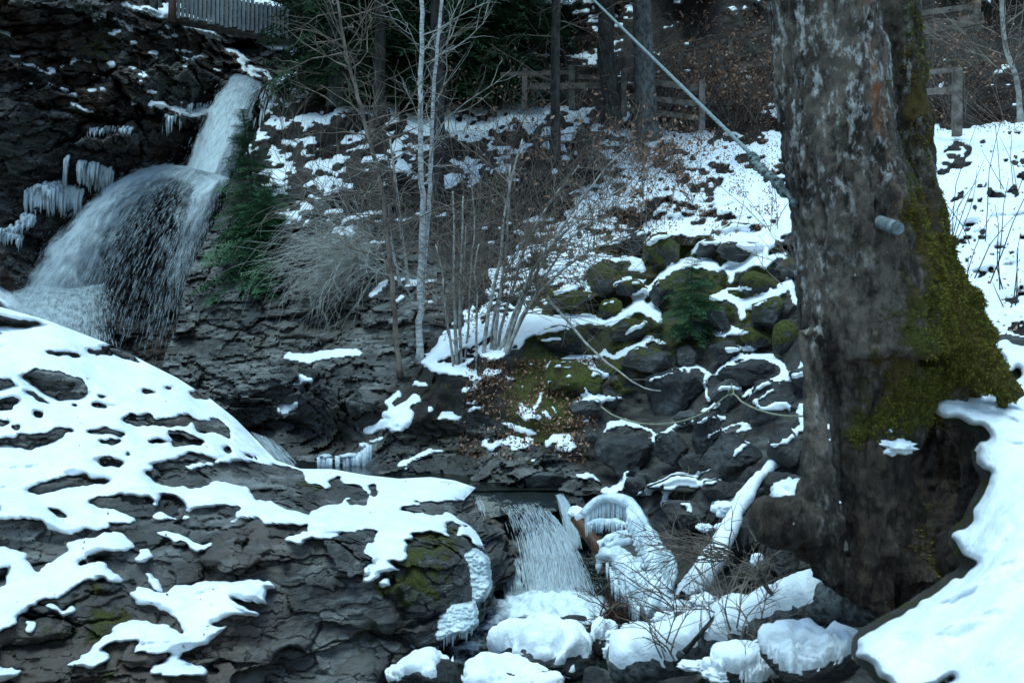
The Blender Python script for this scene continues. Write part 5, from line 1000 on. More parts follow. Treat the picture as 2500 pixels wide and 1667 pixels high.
lb = MB(); r_ = np.random.default_rng(93); Pa = PA.reshape(-1, 3)[(~rockA).ravel()]; Pa = Pa[r_.integers(0, len(Pa), 420)] + np.array([0, -0.12, 0.035]); leaves(lb, Pa, 0.011, r_, 0.01)
Pa = PH.reshape(-1, 3)[((UH > 2200) & (VH > 330) & (VH < 1000)).ravel()]; leaves(lb, Pa[r_.integers(0, len(Pa), 900)] + np.array([0, -0.06, 0.04]), 0.018, r_, 0.01)
tag(lb.build('leaf_debris', M['leaf']), 'small brown leaf scraps blown over the snow', 'leaves', kind='stuff')
# ================================================================== fences
def rail_fence(label, posts, rails, group='timber path fences'):
    e = empty('rail_fence', uv2p(*posts[0][:2], posts[0][4])); tag(e, label, 'fence', group)
    for u, v0, v1, w, d in posts:
        mb = MB(); mb.box(uv2p(u, v1 + 14, d), uv2p(u, v0, d), px(w, d), px(w, d) * 0.8, (0, 1, 0)); mb.build('post', M['wood'], e, False)
    for u0, v0, u1, v1, w, d0, d1 in rails:
        mb = MB(); mb.box(uv2p(u0, v0, d0), uv2p(u1, v1, d1), px(w, d0) * 0.4, px(w, d0), (0, 0, 1)); mb.build('rail', M['wood'], e, False)
    return e
q = lambda p: [(a * 1.06293, b * 1.06293, c * 1.06293, w, d) for a, b, c, w, d in p]
r4 = lambda p: [(a * 1.06293, b * 1.06293, c * 1.06293, f * 1.06293, w, d0, d1) for a, b, c, f, w, d0, d1 in p]
rail_fence('weathered rail fence behind the knobbly and crooked trunks', q([(1205, 158, 240, 13, 21.6), (1313, 150, 240, 14, 21.3), (1433, 160, 255, 14, 20.6), (1612, 185, 285, 14, 19.6)]),
           r4([(1150, 172, 1320, 166, 10, 21.9, 21.4), (1200, 200, 1435, 196, 14, 21.7, 20.7), (1320, 176, 1440, 182, 10, 21.4, 20.7), (1433, 180, 1615, 205, 14, 20.7, 19.7), (1433, 220, 1615, 240, 13, 20.7, 19.7), (1433, 250, 1612, 272, 12, 20.7, 19.7)]))
rail_fence('upper wooden handrail climbing the slope left of the old tree', q([(1562, 118, 180, 11, 23.2), (1640, 96, 165, 12, 22.8), (1678, 92, 152, 13, 22.5), (1733, 82, 140, 11, 22.2), (1785, 62, 130, 11, 21.9)]),
           r4([(1555, 122, 1790, 66, 11, 23.3, 21.8), (1600, 150, 1790, 108, 12, 23.0, 21.8), (1555, 178, 1790, 140, 13, 23.3, 21.8)]))
rail_fence('short post and rail fence standing on the snow edge right of the old tree', q([(2198, 158, 300, 20, 17.9), (2080, 172, 290, 16, 18.3)]), r4([(2060, 172, 2200, 160, 11, 18.4, 17.9), (2060, 216, 2200, 206, 15, 18.4, 17.9)]))
rail_fence('heavy wooden handrail high up right of the old tree', q([(2243, -40, 60, 16, 20.5), (2050, -10, 110, 14, 21.0)]), r4([(2050, 40, 2250, 14, 14, 21.0, 20.5), (2050, 84, 2260, 42, 26, 21.0, 20.4)]))
# picket fence at top left
e = empty('picket_fence', uv2p(430, 30, 23.2)); tag(e, 'grey picket fence along the footbridge at the top left', 'fence')
n = 27
for k in range(n):
    f = k / (n - 1); u = 425 + f * 275; d = 23.2 + 1.8 * f; v1 = 40 + 55 * f + 3 * math.sin(k * 1.7); v0 = v1 - 85 + 12 * f
    mb = MB(); mb.box(uv2p(u, v1, d), uv2p(u + 1, v0, d), px(8.2, d), 0.025, (0, 1, 0)); o = mb.build('picket', M['paling'], e, False)
for dv in (18, 64):
    mb = MB(); mb.box(uv2p(420, 40 - dv, 23.26), uv2p(705, 95 - dv, 25.08), 0.04, 0.09); mb.build('rail', M['wood'], e, False)
mb = MB(); mb.box(uv2p(415, 46, 23.5), uv2p(712, 102, 25.4), 0.4, 0.10); mb.build('deck_beam', M['wood'], e, False)
M['post_red'] = simple_mat('reddish_post', (0.05, 0.025, 0.018), (0.12, 0.05, 0.032), 6)
for u, lb in ((375, 'dark wooden post on the snowy cliff top'), (420, 'reddish wooden post at the left end of the picket fence')):
    mb = MB(); mb.tube([uv2p(u, 55, 22.8), uv2p(u + 1, 20, 22.8), uv2p(u + 1, -60, 22.8)], [0.1, 0.095, 0.09], 8); tag(mb.build('fence_post', M['post_red'] if u > 400 else M['darkbark']), lb, 'post')
# ================================================================== the old two-stemmed tree
def bark_mat():
    m, nt, bs = newmat('old_bark'); geo = nt.nodes.new('ShaderNodeNewGeometry'); p = geo.outputs['Position']
    a = noise(nt, p, 7, 8, 0.7, (1, 1, 0.45)); b = noise(nt, p, 27, 6, 0.72, (1, 1, 0.45)); big = noise(nt, p, 2.2, 5, 0.6)
    cl = mixc(nt, rampf(nt, mth(nt, 'ADD', mth(nt, 'MULTIPLY', a, 0.65), mth(nt, 'MULTIPLY', noise(nt, p, 38, 6, 0.75, (1, 1, 0.5)), 0.35)), 0.40, 0.60), (0.020, 0.013, 0.009), (0.17, 0.130, 0.100))
    wh = mth(nt, 'MULTIPLY', rampf(nt, b, 0.50, 0.64), rampf(nt, mth(nt, 'ADD', big, attr(nt, 'pale')), 0.50, 0.80))
    cl = mixc(nt, wh, cl, (0.50, 0.47, 0.43))
    cl = mixc(nt, rampf(nt, mth(nt, 'ADD', noise(nt, p, 26, 3, 0.6), mth(nt, 'MULTIPLY', big, 0.35)), 0.90, 0.94), cl, (0.42, 0.45, 0.43))
    cl = mixc(nt, mth(nt, 'MULTIPLY', attr(nt, 'orange'), rampf(nt, a, 0.4, 0.6)), cl, (0.22, 0.085, 0.035))
    mk = rampf(nt, mth(nt, 'ADD', attr(nt, 'moss'), mth(nt, 'MULTIPLY', mth(nt, 'SUBTRACT', noise(nt, p, 8, 6, 0.7), 0.5), 1.7)), 0.40, 0.66)
    mf = noise(nt, p, 70, 4, 0.8)
    ms = mixc(nt, rampf(nt, mf, 0.3, 0.7), (0.018, 0.018, 0.004), (0.145, 0.135, 0.016)); ms = mixc(nt, rampf(nt, noise(nt, p, 3.3, 4), 0.42, 0.62), ms, (0.11, 0.072, 0.016))
    rot = mth(nt, 'MULTIPLY', attr(nt, 'rot'), rampf(nt, mth(nt, 'ADD', big, mth(nt, 'MULTIPLY', a, 0.5)), 0.55, 0.85))  # brown-black tone mixed in low on the trunk and over the right stem
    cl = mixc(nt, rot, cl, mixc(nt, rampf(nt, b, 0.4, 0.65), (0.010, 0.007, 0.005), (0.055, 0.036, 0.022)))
    cl = mixc(nt, mk, cl, ms); nt.links.new(cl, bs.inputs['Base Color']); bs.inputs['Roughness'].default_value = 0.85; bs.inputs['Specular IOR Level'].default_value = 0.2
    n = bump(nt, a, 0.05, 0.9); n = bump(nt, b, 0.02, 0.8, n); n = bump(nt, mth(nt, 'MULTIPLY', mk, mf), 0.04, 0.9, n); nt.links.new(n, bs.inputs['Normal']); return m
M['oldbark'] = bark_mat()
def ptube(cr, pts, sides=20, flat=1.0):          # (x, y, half width) on a crop + depth -> tube through real space
    P = []; R = []
    for x, y, hw, d in pts:
        (u, v, w), = cr((x, y, hw)); P.append(uv2p(u, v, d)); R.append(px(w, d))
    n = 5 * len(P); Q = smooth_path(P, n); R = np.interp(np.linspace(0, 1, n), np.linspace(0, 1, len(R)), R); mb = MB(); mb.tube(Q, R, sides); return mb
def fuse(mbs, voxel):
    vs_ = []; fs = []; n = 0; big = MB()
    for m_ in mbs:
        for v in m_.v: pass
        big.add(np.concatenate(m_.v), np.concatenate(m_.q) if m_.q else None, np.concatenate(m_.t) if m_.t else None)
    me = make_mesh('t', np.concatenate(big.v), [np.concatenate(big.q)] + ([np.concatenate(big.t)] if big.t else []))
    o = bpy.data.objects.new('t', me); col.objects.link(o); md = o.modifiers.new('r', 'REMESH'); md.mode = 'VOXEL'; md.voxel_size = voxel
    sm = o.modifiers.new('s', 'SMOOTH'); sm.factor = 0.5; sm.iterations = 3
    ev = o.evaluated_get(bpy.context.evaluated_depsgraph_get()); m2 = ev.to_mesh(); nv = len(m2.vertices); v = np.zeros(nv * 3); m2.vertices.foreach_get('co', v); nn = np.zeros(nv * 3); m2.vertices.foreach_get('normal', nn)
    f = np.zeros(len(m2.loops), np.int32); m2.loops.foreach_get('vertex_index', f); ls = np.zeros(len(m2.polygons), np.int32); m2.polygons.foreach_get('loop_total', ls); f = f.reshape(-1, 4) if (ls == 4).all() else None
    ev.to_mesh_clear(); bpy.data.objects.remove(o); bpy.data.meshes.remove(me); return v.reshape(-1, 3), f, nn.reshape(-1, 3)
tb = [ptube(c4, [(365, -420, 235, 4.0), (375, -200, 238, 4.0), (380, 0, 240, 4.0), (408, 200, 240, 4.0), (440, 450, 246, 4.0), (470, 700, 258, 4.0), (530, 950, 280, 4.0), (570, 1150, 295, 4.02), (610, 1400, 325, 4.05), (630, 1600, 330, 4.05)]),
      ptube(c4, [(745, -420, 105, 4.28), (740, -200, 103, 4.28), (735, 0, 98, 4.28), (750, 300, 95, 4.26), (780, 600, 97, 4.22), (800, 900, 105, 4.18), (840, 1180, 125, 4.14), (900, 1400, 160, 4.1), (940, 1560, 190, 4.1)]),
      ptube(c10, [(560, -60, 260, 4.05), (590, 100, 240, 4.05), (600, 300, 180, 4.0), (610, 500, 160, 3.97), (640, 700, 165, 3.95), (660, 900, 160, 3.9), (650, 1080, 140, 3.85), (705, 1260, 80, 3.8), (720, 1340, 50, 3.8)]),
      ptube(c10, [(345, -80, 56, 3.92), (352, 150, 50, 3.88), (366, 400, 52, 3.86), (375, 600, 64, 3.84), (370, 760, 90, 3.84)]),
      ptube(c10, [(440, 860, 110, 3.85), (300, 820, 105, 3.8), (190, 810, 95, 3.76), (130, 805, 80, 3.74)]),
      ptube(c10, [(330, 860, 95, 3.84), (420, 1000, 100, 3.84), (540, 1130, 80, 3.82), (660, 1230, 60, 3.8)]),
      ptube(c10, [(800, -80, 170, 4.1), (960, -10, 150, 4.05), (1100, 60, 120, 3.98), (1220, 150, 70, 3.97), (1280, 230, 50, 3.98)]),
      ptube(c10, [(830, 20, 200, 4.15), (900, 160, 170, 4.15), (1010, 260, 110, 4.2), (1090, 420, 75, 4.2), (1110, 620, 70, 4.15), (1090, 820, 75, 4.05)]),
      ptube(c10, [(760, 100, 190, 4.05), (770, 350, 120, 4.02), (700, 560, 110, 4.0), (740, 780, 125, 3.95), (800, 960, 110, 3.9), (860, 1120, 90, 3.85)]),
      ptube(c10, [(960, 250, 190, 5.0), (960, 600, 280, 5.15), (940, 900, 260, 5.0), (900, 1150, 180, 4.5)])]
v, f, nn = fuse(tb, 0.013)
uu = CX + F * v[:, 0] / v[:, 1]; vv_ = CY - F * (v[:, 2] - CZ) / v[:, 1]
st_ = np.stack([v[:, 0] * 1, v[:, 1] * 1, v[:, 2] * 0.35], 1)
v = v + nn * (0.030 * fbm(st_ * 4, 4) - 0.022 * np.exp(-(fbm(st_ * np.array([7, 7, 4]) + 3, 3) / 0.10) ** 2) + 0.014 * fbm(np.stack([v[:, 0], v[:, 1], v[:, 2] * 0.4], 1) * 16, 3) + 0.006 * fbm(v * 40, 2))[:, None]
lineu = 2165 - 0.30 * (vv_ - 520)                 # moss keeps to the right of this line
mo = sst(vv_, 400, 760) * sst(uu - lineu, -90, 190) * (1 - sst(vv_ + 90 * n2(uu, vv_, 60, 3), 820, 1150)) * (0.50 + 0.35 * sst(uu, 2230, 2330)) + 0.55 * np.exp(-(((uu - 2085) / 55) ** 2 + ((vv_ - 1065) / 45) ** 2)) + 0.50 * np.exp(-(((uu - 2190) / 90) ** 2 + ((vv_ - 1000) / 90) ** 2))
mo = np.clip(mo + 0.30 * sst(uu, 2180, 2230) * sst(vv_, 900, 100) * (vv_ < 700) + 0.25 * np.exp(-(((uu - 2240) / 60) ** 2 + ((vv_ - 1300) / 150) ** 2)) + 0.10, 0, 0.92)
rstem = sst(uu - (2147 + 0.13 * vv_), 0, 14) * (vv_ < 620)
mo = np.clip(mo + 0.17 * rstem + 0.45 * np.exp(-(((uu - 2205) / 22) ** 2 + ((vv_ - 530) / 45) ** 2)), 0, 0.92)
org = 1.6 * np.exp(-((uu - (2128 + 0.135 * (vv_ - 130))) / 14) ** 2) * (vv_ < 560) * (vv_ > -50) * np.clip(0.6 + n2(uu, vv_, 60, 7), 0, 1)
pale = 0.30 * sst(vv_, 620, 150) * (1 - 0.8 * rstem) + 0.22 * np.exp(-((uu - (1985 + 0.06 * (vv_ - 700))) / 40) ** 2) * (vv_ > 600) + 0.5 * sst(uu, 2196, 2222) * sst(vv_, 520, 300)
mk_ = sst(mo + 0.5 * fbm(v * 5, 3), 0.45, 0.8)
v = v + nn * (mk_ * (0.008 + 0.014 * fbm(v * 12, 3)))[:, None]
e = empty('old_tree', uv2p(2150, 1480, 3.9)); tag(e, 'massive old two-stemmed tree with mossy flared roots in the right foreground', 'tree')
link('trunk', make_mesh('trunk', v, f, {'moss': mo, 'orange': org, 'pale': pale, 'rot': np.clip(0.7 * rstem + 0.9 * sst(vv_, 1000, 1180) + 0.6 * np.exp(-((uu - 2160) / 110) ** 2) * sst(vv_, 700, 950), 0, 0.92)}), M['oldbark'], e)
# moss tufts standing off the bark
r_ = np.random.default_rng(15); w = np.clip(mo - 0.45 + 0.35 * fbm(v * 6, 3), 0, 1) * (nn[:, 1] < 0.3); ids = r_.choice(len(v), 16000, p=w / w.sum()); mb = MB()
M['tuft'] = island_mat('moss_tufts', [(0.030, 0.032, 0.005), (0.090, 0.082, 0.010), (0.19, 0.175, 0.018), (0.16, 0.10, 0.018)], 0.9)
p0 = v[ids]; dirs = nn[ids] + r_.normal(0, 0.55, (16000, 3)) + np.array([0, 0, -0.25]); dirs /= np.linalg.norm(dirs, axis=1, keepdims=True); sd = np.cross(dirs, r_.normal(size=(16000, 3))); sd /= np.linalg.norm(sd, axis=1, keepdims=True) + 1e-9
Lh = r_.uniform(0.006, 0.018, (16000, 1)); tv = np.stack([p0 - sd * 0.0035, p0 + sd * 0.0035, p0 + dirs * Lh], 1).reshape(-1, 3); mb.add(tv, t=np.arange(48000).reshape(-1, 3))
mb.build('moss', M['tuft'], e)['kind'] = 'stuff'
# sawn face on the root lobe, snow on the ledge of the cavity
def lump(P, r, name, mat, parent, flat=0.5, seed=1, sub=4):
    q, f_ = ICO[sub]; rr = 1 + 0.32 * fbm(q * 1.8 + seed, 3) + 0.16 * fbm(q * 4.5 + seed, 3) + 0.04 * fbm(q * 14 + seed, 2); return link(name, make_mesh(name, q * rr[:, None] * np.array(r) + np.array(P), f_), M[mat], parent)
sp = empty('snow_pads', uv2p(*c10((740, 455))[0], 3.78)); tag(sp, 'small snow cushion on the lip of the hollow in the old tree', 'snow')
lump(uv2p(*c10((735, 462))[0], 3.88), (px(48, 3.9), 0.09, px(20, 3.9)), 'snow_pad', 'snow', sp, seed=3); lump(uv2p(*c10((690, 385))[0], 3.90), (px(14, 3.9), 0.05, px(10, 3.9)), 'snow_pad', 'snow', sp, seed=4)
sp = empty('snow_pads', uv2p(*c10((240, 700))[0], 3.85)); tag(sp, 'rounded snow heap resting on the sawn root end', 'snow')
lump(uv2p(*c10((248, 690))[0], 3.95), (px(40, 3.9), 0.12, px(40, 3.9)), 'snow_pad', 'snow', sp, seed=6)
# metal stub in the trunk
M['metal'] = simple_mat('galvanised_metal', (0.08, 0.09, 0.09), (0.22, 0.25, 0.25), 30, 0.45, None, 0.003)
a = uv2p(*c4((640, 1000))[0], 3.76); b = uv2p(*c4((725, 1030))[0], 3.60); t = unit(b - a); mb = MB(); rr = px(17, 3.6)
mb.tube([a - t * 0.1, a, b - t * 0.006, b, b + t * 0.002], [rr, rr, rr, rr * 0.92, rr * 0.7], 20); e = empty('metal_pipe', a); tag(e, 'short grey metal pipe stub driven into the old trunk', 'pipe'); mb.build('pipe', M['metal'], e)
mb = MB(); mb.tube([b - t * 0.012, b - t * 0.001], [rr * 1.1, rr * 1.1], 20, False); mb.build('rim', M['metal'], e)
# steel cable with rope-wrapped end
M['cable'] = simple_mat('steel_cable', (0.12, 0.15, 0.15), (0.26, 0.31, 0.30), 60, 0.5, None, 0.004)
M['rope'] = simple_mat('frayed_rope', (0.02, 0.025, 0.025), (0.20, 0.24, 0.23), 45, 0.85, None, 0.01)
A = uv2p(*D1((1725, 355))[0], 5.0); Bq = uv2p(*D1((1358, -5))[0], 9.5); far = Bq + (Bq - A) * 0.6; e = empty('cable', A); tag(e, 'taut grey steel cable running from the old tree up to the left', 'cable')
tt = np.linspace(0, 1, 160); line = A + (far - A) * tt[:, None]; tdir = unit(far - A); sx = unit(np.cross(tdir, [0, 0, 1])); sy = np.cross(sx, tdir); L = np.linalg.norm(far - A)
mb = MB(); mb.tube(line[::8], 0.0095, 8)
for k in range(4): ph = tt * L * 24 + k * math.pi / 2; mb.tube(line + 0.0062 * (np.cos(ph)[:, None] * sx + np.sin(ph)[:, None] * sy), 0.0058, 5, False)
mb.build('wire_strand', M['cable'], e)
mb = MB(); r_ = np.random.default_rng(3); pth = smooth_path([A, uv2p(*D1((1745, 385))[0], 4.7), uv2p(*D1((1778, 412))[0], 4.35), uv2p(*D1((1800, 440))[0], 4.1), uv2p(*D1((1835, 470))[0], 3.95)], 60); mb.tube(pth, 0.016 + 0.006 * np.sin(np.arange(60) * 0.9), 7)
for k in range(26):
    i = r_.integers(2, 55); c = pth[i]; ang = np.linspace(0, 2 * math.pi, 10); ax = unit(r_.normal(size=3)); ay = unit(np.cross(ax, r_.normal(size=3))); rr = r_.uniform(0.014, 0.026); mb.tube(c + rr * (np.cos(ang)[:, None] * ax + np.sin(ang)[:, None] * ay), 0.0065, 5, False)
mb.build('rope_wrap', M['rope'], e)
# slack pale cord across the boulders
M['cord'] = simple_mat('pale_cord', (0.16, 0.17, 0.10), (0.30, 0.31, 0.20), 20)
mb = MB(); cp = [(455, 1030, 9.55), (520, 1075, 9.3), (640, 1112, 8.9), (760, 1118, 8.7), (880, 1100, 8.5), (1000, 1050, 8.4), (1115, 965, 8.3), (1180, 1010, 8.0), (1270, 1050, 7.6), (1380, 1075, 7.0), (1500, 1078, 6.0)]
mb.tube(smooth_path([uv2p(*c7((x, y))[0], d) for x, y, d in cp], 70), 0.0075, 6); e = empty('cord', uv2p(*c7((1115, 965))[0], 8.3)); tag(e, 'slack pale green cord strung in front of the boulders', 'cord'); mb.build('line', M['cord'], e)
k_ = MB(); kc = uv2p(*c7((1118, 955))[0], 8.28); k_.tube(kc + 0.03 * np.array([[math.cos(a_) * 0.7, 0.3 * math.sin(2 * a_), math.sin(a_)] for a_ in np.linspace(0, 6.28, 14)]), 0.007, 6, False); k_.tube([kc, kc + np.array([0.005, 0, 0.07])], 0.006, 5); k_.build('knot', M['cord'], e)

# ================================================================== logs, ice and debris by the lower pool
def log_thing(label, pts, r0, r1, mat, snow_t, seed, snow_lo=0.15, end_mat=None, name='fallen_log', sn_range=(0, 1), group=None):
    r_ = np.random.default_rng(seed); n = 60; Q = smooth_path(pts, n); sides = 28; rad = np.linspace(r0, r1, n)
    mb = MB(); mb.tube(Q, rad, sides, True); v = np.concatenate(mb.v); q = np.concatenate(mb.q); t = np.concatenate(mb.t); nv = n * sides; c = np.repeat(Q, sides, 0); nn = np.zeros_like(v); nn[:nv] = v[:nv] - c; nn /= np.linalg.norm(nn, axis=1, keepdims=True) + 1e-9
    v = v + nn * (0.12 * r0 * fbm(v * 5 + seed, 3) + 0.05 * r0 * fbm(v * 22, 3))[:, None]
    e = empty(name, Q[0] - np.array([0, 0, r0])); tag(e, label, 'log', group); link('bark', make_mesh('bark', v, [q]), M[mat], e)
    link('cut_end', make_mesh('cut_end', v, [t]), M[end_mat or mat], e)
    ff = np.linspace(0, 1, n); fr = np.repeat(ff, sides); ee = nn[:nv, 2] + 0.35 * fbm(v[:nv] * 5 + seed, 3) + 0.22 * fbm(v[:nv] * 18 + seed, 2) - snow_lo - 1.2 * np.exp(-fr / 0.02) - 0.6 * np.exp(-(1 - fr) / 0.02); ee = np.where((fr < sn_range[0]) | (fr > sn_range[1]), -1, ee)
    hh = np.where(ee > 0, snow_t * np.sqrt(np.clip(ee * 1.5, 0, 1)) * (1 + 0.5 * fbm(v[:nv] * 5, 3)), -0.02 * np.clip(-ee * 4, 0, 1)); sv = v[:nv] + hh[:, None] * (0.6 * nn[:nv] + np.array([0, 0, 0.6]))
    kp = ee[q].max(1) > -0.1; a, b, _ = compact(sv, q[kp]); 
    if len(b): link('snow_cap', make_mesh('snow_cap', a, b), M['snow'], e)
    return e
M['logbark'] = simple_mat('log_bark', (0.010, 0.010, 0.010), (0.13, 0.135, 0.13), 24, 0.8, (1, 1, 1), 0.03, 0.9)
M['redwood'] = simple_mat('rotten_red_wood', (0.03, 0.012, 0.008), (0.13, 0.045, 0.02), 18, 0.85, None, 0.03)
M['orange'] = simple_mat('bare_orange_wood', (0.035, 0.014, 0.007), (0.17, 0.066, 0.026), 16, 0.55, (1, 1, 0.4), 0.01)
p8 = lambda x, y, d: uv2p(*c8((x, y))[0], d)
log_thing('thick fallen log with lichen bark under deep snow, lying before the old tree', [p8(330, 1400, 5.3), p8(620, 1310, 5.15), p8(900, 1220, 4.95), p8(1180, 1140, 4.75), p8(1480, 1050, 4.5), p8(1620, 1010, 4.4)], 0.12, 0.115, 'logbark', 0.06, 4, 0.22, 'redwood', sn_range=(0, 0.83))
log_thing('leaning log coated in snow, rising from the ice to the boulder bank', [p8(660, 1070, 6.0), p8(760, 930, 6.3), p8(850, 780, 6.6), p8(940, 600, 6.9), p8(1040, 450, 7.2), p8(1180, 345, 7.6)], 0.065, 0.022, 'darkbark', 0.045, 7, -0.15, name='leaning_log')
e = log_thing('short bare orange log end sticking out beside the small waterfall', [p8(115, 640, 7.9), p8(160, 700, 7.8), p8(230, 800, 7.65), p8(300, 900, 7.6)], 0.050, 0.045, 'orange', 0.05, 9, 0.3, name='orange_log', sn_range=(0, 0.12))
lump(p8(118, 622, 7.9), (0.065, 0.06, 0.055), 'snow_knob', 'snow', e, seed=8)
log_thing('dark thin log lying under the fallen log at the bottom', [p8(760, 1440, 4.3), p8(1000, 1330, 4.35), p8(1220, 1270, 4.4)], 0.035, 0.03, 'darkbark', 0.035, 12, 0.2, name='thin_log')
# snow heaps between ice and logs
e = empty('snow_heap', p8(700, 1090, 5.8)); tag(e, 'lumpy snow heap between the ice arch and the fallen log', 'snow', kind='stuff')
for i, (x, y, w, h, d) in enumerate([(620, 1090, 150, 60, 5.9), (760, 1060, 130, 60, 5.8), (560, 1150, 110, 60, 5.7), (700, 1000, 90, 50, 6.0), (860, 600, 110, 70, 6.95), (760, 690, 70, 35, 6.9), (840, 690, 60, 40, 6.8), (1020, 850, 60, 50, 6.0), (1230, 960, 90, 40, 4.75), (900, 1040, 90, 30, 5.6), (440, 1190, 170, 40, 6.0), (330, 1230, 120, 50, 6.0), (280, 1310, 60, 60, 5.9), (1180, 1195, 40, 25, 4.55), (700, 1380, 130, 40, 4.4), (1060, 1380, 130, 60, 4.2), (850, 1420, 160, 60, 4.2)]):
    lump(p8(x, y, d), (px(w / 2.045, d) * 0.55, px(w / 2.045, d) * 0.4, px(h / 2.045, d) * 0.6), 'snow_lump', 'snow', e, seed=i)
# ice arch
M['icew'] = M['ice']
p9 = lambda x, y, d: uv2p(*c9((x, y))[0], d)
e = empty('ice_arch', p9(700, 1050, 6.6)); tag(e, 'white arch of ice with ribs frozen over bent branches beside the small waterfall', 'ice')
def icetube(pts, r, parent=e, name='ice_rib', sides=12, lumpy=0.25, seed=0):
    Q = smooth_path(pts, 26); mb = MB(); R = np.interp(np.linspace(0, 1, 26), np.linspace(0, 1, len(np.atleast_1d(r))), np.atleast_1d(r)); R = R * (1 + lumpy * fbm(Q * 14 + seed, 2)); mb.tube(Q, R, sides); return mb.build(name, M['ice'], parent)
icetube([p9(235, 250, 7.5), p9(300, 175, 7.5), p9(400, 120, 7.5), p9(520, 120, 7.45), p9(620, 175, 7.35), p9(700, 270, 7.2), p9(745, 380, 7.1), p9(800, 430, 7.0)], [0.03, 0.035, 0.045, 0.045, 0.04, 0.04, 0.04, 0.05], name='ice_rim', seed=1)
icetube([p9(270, 330, 7.4), p9(350, 300, 7.4), p9(450, 300, 7.4), p9(590, 330, 7.3)], [0.02, 0.03, 0.03, 0.02], name='ice_rim', seed=2)
icetube([p9(350, 470, 7.2), p9(430, 440, 7.2), p9(520, 400, 7.2), p9(600, 390, 7.15)], [0.02, 0.03, 0.03, 0.02], name='ice_rim', seed=3)
icetube([p9(420, 500, 7.1), p9(500, 470, 7.1), p9(600, 450, 7.0)], [0.025, 0.03, 0.025], name='ice_rim', seed=4)
r_ = np.random.default_rng(8)
def icicle_row(pts, n, l0, l1, r, parent, name='icicles', dy=0.0):
    mb = MB(); Q = smooth_path(pts, 60)
    for k in range(n):
        c = Q[r_.integers(60)] + r_.normal(0, 0.008, 3); L = r_.uniform(l0, l1); mb.tube([c + [0, 0, r], c - [0, 0, L * 0.4], c - [0, 0, L * 0.8], c - [0, dy, L]], np.array([1, 0.9, 0.5, 0.08]) * r * r_.uniform(0.6, 1.2), 5)
    o = mb.build(name, M['ice'], parent); o['kind'] = 'stuff'; return o
icicle_row([p9(260, 240, 7.5), p9(330, 175, 7.5), p9(430, 145, 7.5), p9(560, 165, 7.45), p9(610, 200, 7.4)], 130, 0.10, 0.19, 0.012, e)
icicle_row([p9(280, 330, 7.38), p9(350, 310, 7.38), p9(450, 310, 7.38), p9(580, 335, 7.3)], 70, 0.03, 0.08, 0.009, e)
icicle_row([p9(360, 470, 7.18), p9(430, 450, 7.18), p9(520, 410, 7.18), p9(590, 400, 7.13)], 60, 0.03, 0.08, 0.009, e)
for k in range(9):                            # slanting ribs on the right flank
    f_ = k / 8; a = np.array([600 + 210 * f_, 180 + 290 * f_]); b = np.array([585 + 120 * f_, 330 + 330 * f_]); d = 7.35 - 0.45 * f_
    icetube([p9(a[0], a[1], d), p9((a[0] + b[0]) / 2 + 10, (a[1] + b[1]) / 2 + 5, d - 0.12), p9(b[0], b[1], d - 0.14)], [0.022, 0.028, 0.02], seed=10 + k)
for k in range(7):                            # outer fringe on the far right
    f_ = k / 6; icetube([p9(740 + 190 * f_, 350 + 230 * f_, 6.95 - 0.2 * f_), p9(800 + 150 * f_, 440 + 260 * f_, 6.85 - 0.2 * f_), p9(770 + 150 * f_, 560 + 280 * f_, 6.8 - 0.2 * f_)], [0.03, 0.028, 0.02], seed=30 + k)
mbs = [ptube(c9, [(470, 520, 55, 6.95), (560, 660, 90, 6.85), (660, 800, 120, 6.75), (760, 930, 120, 6.65), (800, 1040, 70, 6.55)]), ptube(c9, [(720, 420, 60, 6.95), (780, 560, 90, 6.85), (840, 720, 100, 6.75), (860, 880, 100, 6.65), (840, 1020, 90, 6.5)]), ptube(c9, [(380, 570, 45, 6.95), (480, 560, 60, 6.9), (640, 640, 70, 6.85), (760, 650, 80, 6.85)]),
       ptube(c9, [(370, 570, 40, 6.95), (360, 640, 25, 6.92), (352, 730, 10, 6.9)]), ptube(c9, [(850, 960, 80, 6.45), (960, 940, 80, 6.3), (1100, 960, 60, 6.1)])]
iv, if_, inn = fuse(mbs, 0.012); iv = iv + inn * (0.022 * fbm(iv * 9, 3) + 0.010 * fbm(np.stack([iv[:, 0] * 40, iv[:, 1] * 40, iv[:, 2] * 8], 1), 2))[:, None]
link('ice_body', make_mesh('ice_body', iv, if_), M['ice'], e)
icicle_row([p9(430, 640, 6.8), p9(500, 780, 6.7), p9(580, 880, 6.62), p9(680, 980, 6.55)], 50, 0.05, 0.16, 0.012, e)
